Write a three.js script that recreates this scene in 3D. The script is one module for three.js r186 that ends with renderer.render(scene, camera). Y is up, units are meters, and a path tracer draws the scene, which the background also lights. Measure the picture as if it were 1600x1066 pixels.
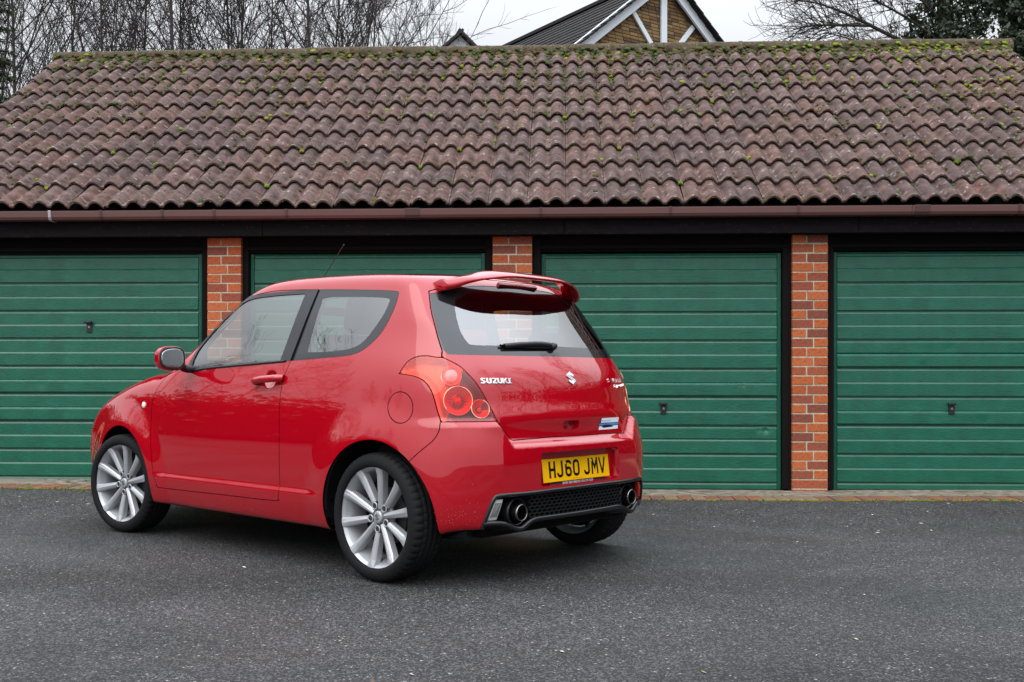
import * as THREE from 'three';
import { mergeGeometries, mergeVertices } from 'three/addons/utils/BufferGeometryUtils.js';
import { RoundedBoxGeometry } from 'three/addons/geometries/RoundedBoxGeometry.js';
import { FontLoader } from 'three/addons/loaders/FontLoader.js';
import { TextGeometry } from 'three/addons/geometries/TextGeometry.js';
import { ImprovedNoise } from 'three/addons/math/ImprovedNoise.js';

// ---------------------------------------------------------------- camera, sky, sun, exposure
const scene = new THREE.Scene();
const CAM = { f: 1640.87, x: 0, y: 0.9557, z: 8.4426, pitch: 0.00078, roll: 0.00081, yaw: 0.04708, cy: 588.8 }; // lens shifted: the eye level lies at cy
const camera = new THREE.PerspectiveCamera(2 * Math.atan(533 / CAM.f) * 180 / Math.PI, 1600 / 1066, 0.1, 400);
camera.position.set(CAM.x, CAM.y, CAM.z);
camera.rotation.set(CAM.pitch, CAM.yaw, CAM.roll, 'YXZ');
camera.setViewOffset(1600, 1066, 0, 533 - CAM.cy, 1600, 1066);
camera.updateProjectionMatrix(); camera.updateMatrixWorld();

const renderer = new THREE.WebGLRenderer({ antialias: true });
renderer.toneMapping = THREE.LinearToneMapping;
renderer.toneMappingExposure = 1.08;
renderer.shadowMap.enabled = true;

// overcast sky: thin cloud, a little brighter towards the hidden sun, mottled
const SUN_DIR = new THREE.Vector3(-0.34, 0.74, 0.58).normalize();
{
  const W = 1024, H = 512, data = new Float32Array(W * H * 4), nz = new ImprovedNoise();
  const v = new THREE.Vector3();
  for (let j = 0; j < H; j++) for (let i = 0; i < W; i++) {
    const th = (j + 0.5) / H * Math.PI - Math.PI / 2, ph = (i + 0.5) / W * 2 * Math.PI - Math.PI;
    v.set(Math.cos(th) * Math.cos(ph), Math.sin(th), Math.cos(th) * Math.sin(ph));
    const up = Math.max(v.y, 0);
    const s = 1 / (0.25 + up);
    let n = 0, a = 0.5, f = 1.1;
    for (let o = 0; o < 4; o++) { n += a * nz.noise(v.x * s * f + 7.3, o * 3.1, v.z * s * f); a *= 0.5; f *= 2.1; }
    const g = Math.max(v.dot(SUN_DIR), 0);
    let L = SKY_L(up, g) * (1 + 0.16 * n);
    const k = (j * W + i) * 4;
    data[k] = L * (0.965 - 0.045 * up); data[k + 1] = L * 0.992; data[k + 2] = L * (1.035 + 0.045 * up); data[k + 3] = 1;
  }
  const sky = new THREE.DataTexture(data, W, H, THREE.RGBAFormat, THREE.FloatType);
  sky.mapping = THREE.EquirectangularReflectionMapping;
  sky.magFilter = sky.minFilter = THREE.LinearFilter;
  sky.needsUpdate = true;
  scene.background = sky; scene.environment = sky;
}
function SKY_L(up, g) { const t = Math.min(1, Math.max(0, (up - 0.22) / 0.73)); return 0.78 + 2.19 * t * t * (3 - 2 * t) + 0.40 * g * g * g; }
const sun = new THREE.DirectionalLight(0xfff4e6, 0.9);
sun.position.copy(SUN_DIR).multiplyScalar(40);
sun.shadow.radius = 95; sun.castShadow = true;
sun.shadow.mapSize.set(2048, 2048);
Object.assign(sun.shadow.camera, { left: -14, right: 14, top: 14, bottom: -14, near: 1, far: 90 });
scene.add(sun); scene.add(sun.target);

// ---------------------------------------------------------------- helpers
let seed = 12345;
const rnd = () => { seed = (seed * 1664525 + 1013904223) >>> 0; return seed / 4294967296; };
const rr = (a, b) => a + (b - a) * rnd();
const clamp = (x, a = 0, b = 1) => Math.min(b, Math.max(a, x));
const sstep = (a, b, x) => { const t = clamp((x - a) / (b - a)); return t * t * (3 - 2 * t); };
const lerp = (a, b, t) => a + (b - a) * t;
const noise = new ImprovedNoise();
const fbm = (x, y, z, o = 4) => { let s = 0, a = 0.5; for (let i = 0; i < o; i++) { s += a * noise.noise(x, y, z); x *= 2.03; y *= 2.03; z *= 2.03; a *= 0.5; } return s; };
const usedNames = {};
const numbered = (n) => { const k = usedNames[n] = (usedNames[n] ?? -1) + 1; return k ? `${n}_${String(k).padStart(3, '0')}` : n; };
const lin = (r, g, b) => new THREE.Color().setRGB(r, g, b);
const std = (o) => new THREE.MeshPhysicalMaterial({ side: THREE.DoubleSide, specularIntensity: (o.roughness ?? 1) > 0.6 && !o.metalness ? 0.35 : 1, ...o });
const phys = (o) => new THREE.MeshPhysicalMaterial({ side: THREE.DoubleSide, ...o });
function mesh(name, geo, mat, parent = scene) {
  const m = new THREE.Mesh(geo, mat);
  m.name = parent === scene ? numbered(name) : name;
  m.castShadow = m.receiveShadow = true; parent.add(m); return m;
}
function group(name, parent = scene, pos = [0, 0, 0], turn = 0) {
  const g = new THREE.Group(); g.name = parent === scene ? numbered(name) : name;
  g.position.set(...pos); g.rotation.y = turn; parent.add(g); return g;
}
const tag = (o, label, category, grp) => { Object.assign(o.userData, { label, category }); if (grp) o.userData.group = grp; return o; };
const structure = (o) => { o.userData.kind = 'structure'; return o; };
const box = (w, h, d, x = 0, y = 0, z = 0) => { const g = new THREE.BoxGeometry(w, h, d); g.translate(x, y, z); return g; };
const rbox = (w, h, d, r, x = 0, y = 0, z = 0, seg = 2) => { const g = new RoundedBoxGeometry(w, h, d, seg, r); g.translate(x, y, z); return g; };
const merge = (list) => mergeGeometries(list.map((g) => { const q = g.index ? g.toNonIndexed() : g; for (const k of Object.keys(q.attributes)) if (!['position', 'normal', 'uv'].includes(k)) q.deleteAttribute(k); if (!q.attributes.uv) q.setAttribute('uv', new THREE.BufferAttribute(new Float32Array(q.attributes.position.count * 2), 2)); return q; }));
const tube = (pts, r, seg = 24, rad = 8, closed = false) => new THREE.TubeGeometry(new THREE.CatmullRomCurve3(pts.map((p) => p.isVector3 ? p : new THREE.Vector3(...p)), closed, 'centripetal'), seg, r, rad, closed);
function dataTex(W, H, fn, srgb = true, rep = true) {           // fn(u, v, i, j) -> [r,g,b,(a)] in 0..1 (sRGB values when srgb)
  const d = new Uint8Array(W * H * 4);
  for (let j = 0; j < H; j++) for (let i = 0; i < W; i++) { const c = fn(i / W, j / H, i, j), k = (j * W + i) * 4; for (let q = 0; q < 3; q++) d[k + q] = clamp(c[q]) * 255; d[k + 3] = clamp(c[3] ?? 1) * 255; }
  const t = new THREE.DataTexture(d, W, H); t.magFilter = THREE.LinearFilter; t.minFilter = THREE.LinearMipmapLinearFilter; t.generateMipmaps = true;
  if (rep) t.wrapS = t.wrapT = THREE.RepeatWrapping;
  if (srgb) t.colorSpace = THREE.SRGBColorSpace; t.needsUpdate = true; return t;
}
function canvasTex(W, H, draw) {
  const c = document.createElement('canvas'); c.width = W; c.height = H; draw(c.getContext('2d'), W, H);
  const t = new THREE.CanvasTexture(c); t.colorSpace = THREE.SRGBColorSpace; return t;
}
// a ray through a pixel of the photograph (1600 x 1066)
function pixelRay(u, v) {
  const d = new THREE.Vector3((u - 800) / CAM.f, -(v - CAM.cy) / CAM.f, -1).applyEuler(camera.rotation).normalize();
  return { o: camera.position.clone(), d };
}
const atZ = (u, v, z) => { const { o, d } = pixelRay(u, v); return o.addScaledVector(d, (z - o.z) / d.z); };
const atY = (u, v, y) => { const { o, d } = pixelRay(u, v); return o.addScaledVector(d, (y - o.y) / d.y); };
// ---------------------------------------------------------------- ground
const gy = (x, z) => (0.040 + 0.060 * sstep(-0.5, -4.3, x) + 0.012 * sstep(1.5, 3.5, x)) * sstep(1.6, 0.5, z);
const MG = {};
{
  const S = 2048;                                       // 2.6 m of tarmac: stones in dark binder
  const stones = new Float32Array(S * S), tone = new Float32Array(S * S);
  let s2 = 99; const r2 = () => { s2 = (s2 * 1664525 + 1013904223) >>> 0; return s2 / 4294967296; };
  for (let n = 0; n < 190000; n++) {
    const x = r2() * S, y = r2() * S, r = 1.3 + Math.pow(r2(), 2.6) * 3.8, e = 0.65 + r2() * 0.7, t = r2(), hgt = 0.45 + 0.55 * r2(), R = Math.ceil(r * 1.4), ca = Math.cos(t * 20), sa = Math.sin(t * 20);
    for (let j = -R; j <= R; j++) for (let i = -R; i <= R; i++) {
      const u = (i * ca + j * sa) * e, v = (-i * sa + j * ca) / e, d = Math.hypot(u, v) / r; if (d > 1) continue;
      const k = (((Math.floor(y) + j + S) % S) * S + (Math.floor(x) + i + S) % S), h = hgt * Math.sqrt(1 - d * d); if (h > stones[k]) { stones[k] = h; tone[k] = t; }
    }
  }
  const per = (i, j, f, o) => { const a = i / S * Math.PI * 2, b = j / S * Math.PI * 2; return fbm(Math.cos(a) * f + 3.1, Math.sin(a) * f + Math.cos(b) * f * 1.3, Math.sin(b) * f, o); };
  const map = dataTex(S, S, (u, v, i, j) => {
    const k = j * S + i, h = stones[k], t = tone[k], n = per(i, j, 1.6, 4);
    let g = 0.190 + 0.17 * h * (0.2 + t) + 0.05 * n; let c = [g * 1.0, g * 0.985, g * 1.0];
    if (h > 0.2 && t > 0.98) c = [g + 0.22, g + 0.205, g + 0.18]; else if (h > 0.2 && t < 0.07) c = [g * 1.06, g * 0.98, g * 0.90]; else if (h < 0.12) c = c.map((x) => x * 0.55);
    return c;
  });
  const bump = dataTex(S, S, (u, v, i, j) => { const h = stones[j * S + i]; return [h, h, h]; }, false);
  const rough = dataTex(512, 512, (u, v, i, j) => { const n = per(i * 4, j * 4, 1.1, 5); const g = clamp(0.74 + 0.75 * n, 0.42, 1); return [g, g, g]; }, false); rough.repeat.set(0.23, 0.31);
  MG.tarmac = std({ map, bumpMap: bump, bumpScale: 0.0055, roughness: 1, roughnessMap: rough, specularIntensity: 0.8, vertexColors: true });
  const STAINS = [[1225, 845, 0.32, 0.10, 0.9], [1060, 832, 0.5, 0.10, 0.5], [1130, 800, 0.5, 0.12, 0.35], [1500, 835, 0.4, 0.10, 0.4], [330, 860, 0.3, 0.12, 0.3]].map(([u, v, a, b, w]) => { const p = atY(u, v, 0.0); return [p.x, p.z, a, b, w]; });
  const nx = 200, nz = 200, P = [], UV = [], C = [], I = [];
  const X = (i) => { const t = i / nx * 2 - 1; return Math.sign(t) * (Math.abs(t) * 9 + Math.pow(Math.abs(t), 6) * 80); }, Z = (j) => { const t = j / nz * 2 - 1; return 3 + Math.sign(t) * (Math.abs(t) * 9 + Math.pow(Math.abs(t), 6) * 80); };
  for (let j = 0; j <= nz; j++) for (let i = 0; i <= nx; i++) {
    const x = X(i), z = Z(j); P.push(x, gy(x, z), z); UV.push(x / 2.6, -z / 2.6);
    let k = 1.14 + 0.98 * fbm(x * 0.42 + 4, z * 0.75, 2.2, 5) + 0.30 * fbm(x * 2.1, z * 3.2, 8.2, 3);                                  // patches of older, dustier and of damp tarmac
    let stain = 0; for (const [sx, sz, rx, rz, w] of STAINS) stain += w * Math.exp(-(((x - sx) / rx) ** 2) - (((z - sz) / rz) ** 2)); stain *= 0.55 + 0.9 * Math.abs(fbm(x * 3.1, z * 5.3, 4.4, 4)) * 2;
    C.push(k * (1 + 0.06 * stain), k * (1 - 0.25 * stain), k * (1 - 0.45 * stain));
  }
  for (let j = 0; j < nz; j++) for (let i = 0; i < nx; i++) { const p = j * (nx + 1) + i; I.push(p, p + nx + 1, p + 1, p + 1, p + nx + 1, p + nx + 2); }
  const g = new THREE.BufferGeometry(); g.setAttribute('position', new THREE.Float32BufferAttribute(P, 3)); g.setAttribute('uv', new THREE.Float32BufferAttribute(UV, 2)); g.setAttribute('color', new THREE.Float32BufferAttribute(C, 3)); g.setIndex(I); g.computeVertexNormals();
  const m = structure(mesh('tarmac_ground', g, MG.tarmac)); m.userData.label = 'dark grey tarmac yard of coarse stones';
}
// apron before the doors: concrete strip and a row of clay pavers, each one a piece
{
  const ap = structure(group('apron')); ap.userData.label = 'concrete strip and red paver row along the garage doors';
  const grit = dataTex(512, 512, (u, v, i, j) => { const a = u * 6.2832, b = v * 6.2832; const n = fbm(Math.cos(a) * 2 + 5, Math.sin(a) * 2 + Math.cos(b) * 2, Math.sin(b) * 2, 5), g = 0.62 + 0.35 * n + 0.10 * (rnd() - 0.5); return [g, g * 0.965, g * 0.91]; });
  const conc = std({ map: grit, color: lin(0.62, 0.58, 0.52), roughness: 0.9 });
  const P = [], UV = [], I = [], N = 60; for (let i = 0; i <= N; i++) { const x = lerp(-6, 5.6, i / N), y = gy(x, 0.4) + 0.010; for (const [z, dy] of [[-0.35, 0.004], [0.335, 0]]) { P.push(x, y + dy, z); UV.push(x, z); } } for (let i = 0; i < N; i++) { const p = 2 * i; I.push(p, p + 1, p + 2, p + 2, p + 1, p + 3); }
  const g = new THREE.BufferGeometry(); g.setAttribute('position', new THREE.Float32BufferAttribute(P, 3)); g.setAttribute('uv', new THREE.Float32BufferAttribute(UV, 2)); g.setIndex(I); g.computeVertexNormals(); mesh('concrete_strip', g, conc, ap);
  const P2 = [], I2 = []; for (let i = 0; i <= N; i++) { const x = lerp(-6, 5.6, i / N), y = gy(x, 0.5) + 0.000; P2.push(x, y, 0.33, x, y, 0.563, x, y - 0.05, 0.563); } for (let i = 0; i < N; i++) for (let k = 0; k < 2; k++) { const p = 3 * i + k; I2.push(p, p + 1, p + 3, p + 3, p + 1, p + 4); }
  const g2 = new THREE.BufferGeometry(); g2.setAttribute('position', new THREE.Float32BufferAttribute(P2, 3)); g2.setIndex(I2); g2.computeVertexNormals(); mesh('joint_sand', g2, std({ color: lin(0.035, 0.032, 0.028), roughness: 1 }), ap);
  const mats = [[0.42, 0.20, 0.13], [0.36, 0.19, 0.14], [0.30, 0.19, 0.15], [0.40, 0.28, 0.21]].map((c) => std({ map: grit, color: lin(...c.map((x) => x * 1.5)), roughness: 0.9 }));
  const pg = rbox(0.0985, 0.055, 0.226, 0.006, 0, 0, 0, 1);
  for (let i = 0; i < 112; i++) { const x = -5.9 + i * 0.1035; const m = mesh('paver', pg, mats[Math.floor(rnd() * 4)], ap); m.position.set(x, gy(x, 0.5) - 0.0145 + rr(-0.003, 0.002), 0.452 + rr(-0.003, 0.003)); m.rotation.set(rr(-0.01, 0.01), rr(-0.012, 0.012), rr(-0.015, 0.015)); }
}
// moss and litter in the joint between tarmac and pavers, scattered leaf scraps
{
  const clump = new THREE.IcosahedronGeometry(1, 1); { const p = clump.attributes.position; for (let i = 0; i < p.count; i++) { const v = new THREE.Vector3().fromBufferAttribute(p, i), k = 1 + 0.35 * noise.noise(v.x * 2.1, v.y * 2.1, v.z * 2.1 + 4); p.setXYZ(i, v.x * k, v.y * k, v.z * k); } clump.computeVertexNormals(); }
  globalThis.mossClump = clump;
  const n = 900, im = new THREE.InstancedMesh(clump, std({ color: 0xffffff, roughness: 1 }), n); im.name = 'joint_moss'; im.castShadow = im.receiveShadow = true;
  const o = new THREE.Object3D(); let k = 0;
  while (k < n) { const x = rr(-5, 5); if (fbm(x * 0.9, 3.3, 0, 3) < rr(-0.35, 0.15)) continue; const onSlab = rnd() < 0.12, z = onSlab ? rr(0.0, 0.5) : 0.571 + rr(-0.008, 0.02), s = rr(0.004, 0.013); o.position.set(x, gy(x, z) + (onSlab ? 0.011 : 0.002), z); o.scale.set(s * 1.5, s * 0.8, s); o.rotation.y = rr(0, 6); o.updateMatrix(); im.setMatrixAt(k, o.matrix); im.setColorAt(k, lin(rr(0.06, 0.16), rr(0.10, 0.19), rr(0.012, 0.03))); k++; }
  im.userData = { kind: 'stuff', label: 'green moss growing along the edge of the paver row', category: 'moss' }; scene.add(im);
  const leaf = new THREE.BufferGeometry(); leaf.setAttribute('position', new THREE.Float32BufferAttribute([-0.5, 0, 0, -0.1, 0.05, 0.26, 0.5, 0.08, 0.02, -0.05, 0.0, -0.24, 0, 0.14, 0], 3)); leaf.setIndex([0, 1, 4, 1, 2, 4, 2, 3, 4, 3, 0, 4]); leaf.computeVertexNormals();
  const nl = 260, il = new THREE.InstancedMesh(leaf, std({ color: 0xffffff, roughness: 0.8 }), nl); il.name = 'leaf_litter'; il.castShadow = il.receiveShadow = true;
  const cols = [[0.20, 0.09, 0.04], [0.10, 0.06, 0.035], [0.5, 0.42, 0.30], [0.35, 0.20, 0.08], [0.6, 0.58, 0.52]];
  for (let i = 0; i < nl; i++) { const near = rnd() < 0.55, x = rr(-4.5, 4.5), z = near ? rr(0.6, 1.9) : rr(1.2, 6.5), s = rr(0.009, 0.030); o.position.set(x, gy(x, z) + 0.003, z); o.scale.set(s * rr(0.9, 1.5), s, s * rr(0.5, 1)); o.rotation.set(0, rr(0, 6), 0); o.updateMatrix(); il.setMatrixAt(i, o.matrix); il.setColorAt(i, lin(...cols[Math.floor(rnd() * 5)])); }
  il.userData = { kind: 'stuff', label: 'tiny leaf scraps scattered over the tarmac', category: 'leaf litter' }; scene.add(il);
}
// ---------------------------------------------------------------- garage block
const garage = group('garage_block', scene, [-0.104, 0.044, 0]);
tag(garage, 'row of garages with green doors, orange brick piers and brown tiled roof', 'garage');
const RX0 = -5.38, RX1 = 4.74, PERIOD = 2.362;
const MB = {};
{
  const fine = dataTex(256, 256, (u, v, i, j) => { const g = 0.80 + 0.22 * fbm(i * 0.07, j * 0.07, 1, 4) + 0.14 * (rnd() - 0.5); return [g, g, g]; }, true);
  const fineB = dataTex(256, 256, (u, v, i, j) => { const g = 0.5 + 0.5 * fbm(i * 0.13, j * 0.13, 1, 3) + 0.25 * (rnd() - 0.5); return [g, g, g]; }, false);
  MB.brick = [[0.47, 0.125, 0.045], [0.43, 0.105, 0.04], [0.50, 0.14, 0.055], [0.30, 0.085, 0.05], [0.24, 0.075, 0.05], [0.36, 0.10, 0.05]].map((c) => std({ color: lin(...c.map((x) => x * 1.55)), map: fine, bumpMap: fineB, bumpScale: 0.002, roughness: 0.85 }));
  MB.mortar = std({ color: lin(0.80, 0.70, 0.52), map: fine, bumpMap: fineB, bumpScale: 0.003, roughness: 0.95 });
  MB.fine = fine; MB.fineB = fineB;
  const wood = dataTex(1024, 128, (u, v, i, j) => { const n = fbm(i * 0.006, j * 0.09, 4, 4), s = fbm(i * 0.02, j * 0.35, 9, 3); let g = 0.5 + 0.45 * n + 0.25 * s; const chip = fbm(i * 0.03, j * 0.12, 21, 4) > 0.29 ? 1.0 : 0; return [clamp(g * 0.9 + chip * 0.6), clamp(g * 0.8 + chip * 0.6), clamp(g * 0.88 + chip * 0.65)]; });
  MB.timber = std({ color: lin(0.020, 0.013, 0.016), map: wood, roughness: 0.72, bumpMap: fineB, bumpScale: 0.0012 });
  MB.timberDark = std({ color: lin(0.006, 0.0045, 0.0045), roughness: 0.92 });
  MB.gutter = std({ color: lin(0.125, 0.060, 0.054), roughness: 0.30 });
  MB.plainWall = std({ color: lin(0.3, 0.1, 0.05), map: fine, roughness: 0.9 });
}
// piers of cut bricks
const brickGeos = {};
function brickGeo(w, v) { const k = `${w.toFixed(3)}_${v}`; if (!brickGeos[k]) { const g = rbox(w, 0.0635, 0.10, 0.003, 0, 0, 0, 1); const uv = g.attributes.uv, p = g.attributes.position; for (let i = 0; i < uv.count; i++) uv.setXY(i, p.getX(i) * 3 + v * 0.37, p.getY(i) * 3 + v * 0.53); brickGeos[k] = g; } return brickGeos[k]; }
for (const [x0, x1, base] of [[-5.14, -4.86, 0.06], [-2.784, -2.506, 0.03], [-0.452, -0.132, 0], [1.937, 2.216, 0], [4.31, 4.59, 0]]) {
  const pier = group('brick_pier', garage, [(x0 + x1) / 2, 0, 0]), w = x1 - x0;
  mesh('mortar', box(w - 0.006, 2.03, 0.30, 0, 2.03 / 2 + 0.01, -0.1500), MB.mortar, pier);
  const y0 = 0.108 - 0.075 + base * 0.0; let row = 0;
  for (let y = y0 - 0.075; y < 2.03; y += 0.075, row++) {
    const split0 = row < 2 ? 1 : (row % 2 ? 0.405 : 0.60), ws = split0 === 1 ? [w] : [w * split0 - 0.0055, w * (1 - split0) - 0.0055]; let x = -w / 2;
    ws.forEach((bw, k) => { const big = bw > 0.14; const mat = row < 2 ? MB.brick[5] : MB.brick[big ? (rnd() < 0.72 ? 3 + Math.floor(rnd() * 3) : Math.floor(rnd() * 3)) : (rnd() < 0.85 ? Math.floor(rnd() * 3) : 5)];
      const b = mesh('brick', brickGeo(bw, Math.floor(rnd() * 3)), mat, pier); b.position.set(x + bw / 2, y + 0.0325 + rr(-0.0012, 0.0012), -0.046 + rr(-0.002, 0.002)); b.rotation.z = rr(-0.004, 0.004); x += bw + 0.011; });
  }
}
// walls and inside
mesh('end_wall', merge([box(0.215, 2.25, 5.6, -4.96, 1.125, -3.0), box(0.215, 2.25, 5.6, 4.42, 1.125, -3.0), box(9.6, 2.25, 0.215, -0.26, 1.125, -5.9)]), MB.plainWall, garage);
// doors
const doorPaint = (() => {
  const S = 1024; const map = dataTex(S, 256, (u, v, i, j) => { const n = fbm(i * 0.012, j * 0.03, 2, 5), w = fbm(i * 0.05, j * 0.2, 7, 3), f = rnd(); const chalk = clamp((fbm(i * 0.02, j * 0.05, 17, 4) - 0.18) * 1.6) * (f < 0.5 ? 1 : 0.3); const g = 1 + 0.20 * n + 0.05 * w; const c = [0.062 * g, 0.350 * g, 0.268 * g]; return c.map((x, q) => lerp(x, [0.46, 0.60, 0.57][q], chalk * 0.30)); });
  const b = dataTex(512, 512, (u, v, i, j) => { const g = 0.5 + 0.6 * fbm(i * 0.018, j * 0.018, 3, 3) + 0.18 * fbm(i * 0.12, j * 0.3, 5, 3); return [g, g, g]; }, false);
  return [0, 1, 2].map((k) => { const m = map.clone(); m.offset.set(k * 0.37, k * 0.21); const bb = b.clone(); bb.offset.set(k * 0.31, k * 0.17); return phys({ map: m, roughness: 0.30, bumpMap: bb, bumpScale: 0.0050, color: lin(1, 1, 1) }); });
})();
function plankGeo(w, h, proud, tilt) {                   // one pressed strip: bevelled edges, face leaning by tilt
  const pr = [[0, 0], [0.0025, proud], [h - 0.013, proud - tilt], [h, proud - tilt - 0.0068], [h, 0]]; // (y, z)
  const s = new THREE.Shape(pr.map(([y, z]) => new THREE.Vector2(-z, y))); // shape x = -z, extruded along z, then turned
  const g = new THREE.ExtrudeGeometry(s, { depth: w, bevelEnabled: false, steps: 1 }); g.rotateY(Math.PI / 2); g.translate(-w / 2, 0, 0); // extrude axis -> +x, shape x -> -z
  const p = g.attributes.position, uv = g.attributes.uv; for (let i = 0; i < p.count; i++) uv.setXY(i, p.getX(i) * 0.5, p.getY(i) * 0.5); return g;
}
function dentedPlank(w, h, proud, tilt, dents) {         // the same strip with knocked-in spots; dents [x, y, depth, size]
  const pr = [[0, 0], [0.0025, proud]]; for (let k = 1; k < 9; k++) pr.push([0.0025 + (h - 0.0155) * k / 9, proud - tilt * k / 9]); pr.push([h - 0.013, proud - tilt], [h, proud - tilt - 0.0068], [h, 0]);
  const N = 160, P = [], UV = [], I = [], m = pr.length, xs = Array.from({ length: N + 1 }, (_, i) => -w / 2 + w * i / N);
  for (const [dx] of dents) for (let k = -12; k <= 12; k++) xs.push(clamp(dx + k * 0.006, -w / 2, w / 2)); xs.sort((a, b) => a - b);
  for (const x of xs) for (const [y, z] of pr) { let zz = z; if (z > 0) for (const [dx, dy, amp, sz] of dents) { const q = ((x - dx) / sz) ** 2 + ((y - dy) / (sz * 0.55)) ** 2; zz -= amp * Math.exp(-q) * (1 + 0.5 * Math.sin((x - dx) / sz * 4)); } P.push(x, y, zz); UV.push(x * 0.5, y * 0.5); }
  for (let i = 0; i < xs.length - 1; i++) for (let k = 0; k < m - 1; k++) { const p = i * m + k; I.push(p, p + m, p + 1, p + 1, p + m, p + m + 1); }
  let g = new THREE.BufferGeometry(); g.setAttribute('position', new THREE.Float32BufferAttribute(P, 3)); g.setAttribute('uv', new THREE.Float32BufferAttribute(UV, 2)); g.setIndex(I); g.computeVertexNormals(); return g;
}
const DENTS = [[1194, 672, 0.010, 0.045], [1312, 575, 0.007, 0.03], [1478, 545, 0.004, 0.10], [1505, 575, 0.005, 0.05], [1440, 572, 0.003, 0.05], [1160, 602, 0.004, 0.03], [1530, 660, 0.004, 0.09], [60, 600, 0.004, 0.08], [230, 650, 0.004, 0.06]].map(([u, v, d, s]) => { const p = atZ(u, v, -0.08); return [p.x + 0.104, p.y - 0.044, d, s]; });
const plankCache = {};
const plank = (w, h, pr, t) => plankCache[`${w.toFixed(3)},${h.toFixed(3)},${pr},${t}`] ??= plankGeo(w, h, pr, t);
const lines = [0.066, 0.296, 0.525, 0.754, 0.983, 1.211, 1.440, 1.668, 1.893];
function garageDoor(x0, x1, dy, hx, hy) {
  const W = x1 - x0, d = group('garage_door', garage, [(x0 + x1) / 2, dy, -0.10]);
  const pm = () => doorPaint[Math.floor(rnd() * 3)];
  mesh('door_sheet', box(W - 0.004, 1.915 - 0.012, 0.012, 0, 1.915 / 2 + 0.006, -0.006), pm(), d);
  for (const s of [-1, 1]) mesh('door_stile', rbox(0.030, 1.903, 0.022, 0.005, s * (W / 2 - 0.016), 0.9635, 0.010, 1), pm(), d);
  const w = W - 0.070, G = 0.0145;
  const put = (y, h, pr, t) => { const dn = DENTS.filter(([px, py]) => Math.abs(px - (x0 + x1) / 2) < w / 2 && py - dy > y && py - dy < y + h).map(([px, py, a, z]) => [px - (x0 + x1) / 2, py - dy - y, a, z]); const m = mesh('panel', dn.length ? dentedPlank(w, h, pr, t, dn) : plank(w, h, pr, t), pm(), d); m.position.set(0, y, 0.0005); m.rotation.x = rr(-0.008, 0.008); };
  put(0.014, lines[0] - 0.014 - 0.004, 0.016, 0.001);
  for (let i = 0; i < lines.length - 1; i++) { const y0 = lines[i] + G / 2, y1 = lines[i + 1] - G / 2, mid = (y0 + y1) / 2 + 0.002; put(y0, mid - y0, 0.0205, 0.001); put(mid, y1 - mid, 0.0145, 0.001); }
  put(lines[8] + G / 2, 1.914 - lines[8] - G / 2, 0.014, 0.001);
  handle(d, hx - (x0 + x1) / 2, hy - dy, 0.018);
}
function handle(d, x, y, z) {
  const M1 = std({ color: lin(0.012, 0.012, 0.014), roughness: 0.4 }), M2 = std({ color: lin(0.3, 0.3, 0.32), roughness: 0.35, metalness: 0.8 });
  const s = [rbox(0.062, 0.020, 0.034, 0.006, 0, 0.045, 0.026, 2), rbox(0.046, 0.082, 0.010, 0.003, 0.004, 0.0, 0.005, 1), rbox(0.024, 0.020, 0.026, 0.004, 0.008, 0.045, 0.012, 1)];
  mesh('handle_plate', merge(s), M1, d).position.set(x, y, z); const k = new THREE.CylinderGeometry(0.009, 0.009, 0.006, 16); k.rotateX(Math.PI / 2); k.translate(0.004, 0.006, 0.012); mesh('lock_barrel', k, M2, d).position.set(x, y, z);
}
for (const a of [[-4.77, -2.855, 0.022, -3.805, 1.321], [-2.451, -0.516, 0.01, -1.5, 0.657], [-0.06, 1.866, 0, 0.923, 0.657], [2.277, 4.20, 0.005, 3.205, 0.660]]) garageDoor(...a);
// dark posts beside the piers, head boards
const posts = [[-4.86, -4.775], [-2.842, -2.788], [-2.502, -2.455], [-0.512, -0.456], [-0.128, -0.064], [1.870, 1.933], [2.220, 2.273], [4.204, 4.306]];
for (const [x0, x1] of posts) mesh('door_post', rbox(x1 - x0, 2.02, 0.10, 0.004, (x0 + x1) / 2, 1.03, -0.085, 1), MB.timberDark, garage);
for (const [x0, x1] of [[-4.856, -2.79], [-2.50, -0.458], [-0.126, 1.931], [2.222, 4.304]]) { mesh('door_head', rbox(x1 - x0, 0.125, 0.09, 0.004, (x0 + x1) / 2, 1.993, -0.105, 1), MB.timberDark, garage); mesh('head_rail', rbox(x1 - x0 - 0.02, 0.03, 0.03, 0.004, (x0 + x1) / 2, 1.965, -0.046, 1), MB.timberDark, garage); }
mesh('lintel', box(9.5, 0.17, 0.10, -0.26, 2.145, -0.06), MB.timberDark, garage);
{ // fascia boards butted end to end, soffit
  let x = -5.2; for (const L of [2.905, 2.42, 2.30, 2.27]) { const g = rbox(L - 0.003, 0.150, 0.024, 0.003, 0, 0, 0, 1); const uv = g.attributes.uv, p = g.attributes.position; for (let i = 0; i < uv.count; i++) uv.setXY(i, p.getX(i) * 0.8 + x * 0.61, p.getY(i) * 3 + 0.5); const m = mesh('fascia_board', g, MB.timber, garage); m.position.set(x + L / 2, 2.121 + rr(-0.0015, 0.0015), 0.108); x += L; }
  mesh('soffit', box(9.9, 0.012, 0.10, -0.25, 2.056, 0.045), MB.timberDark, garage);
}
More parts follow.
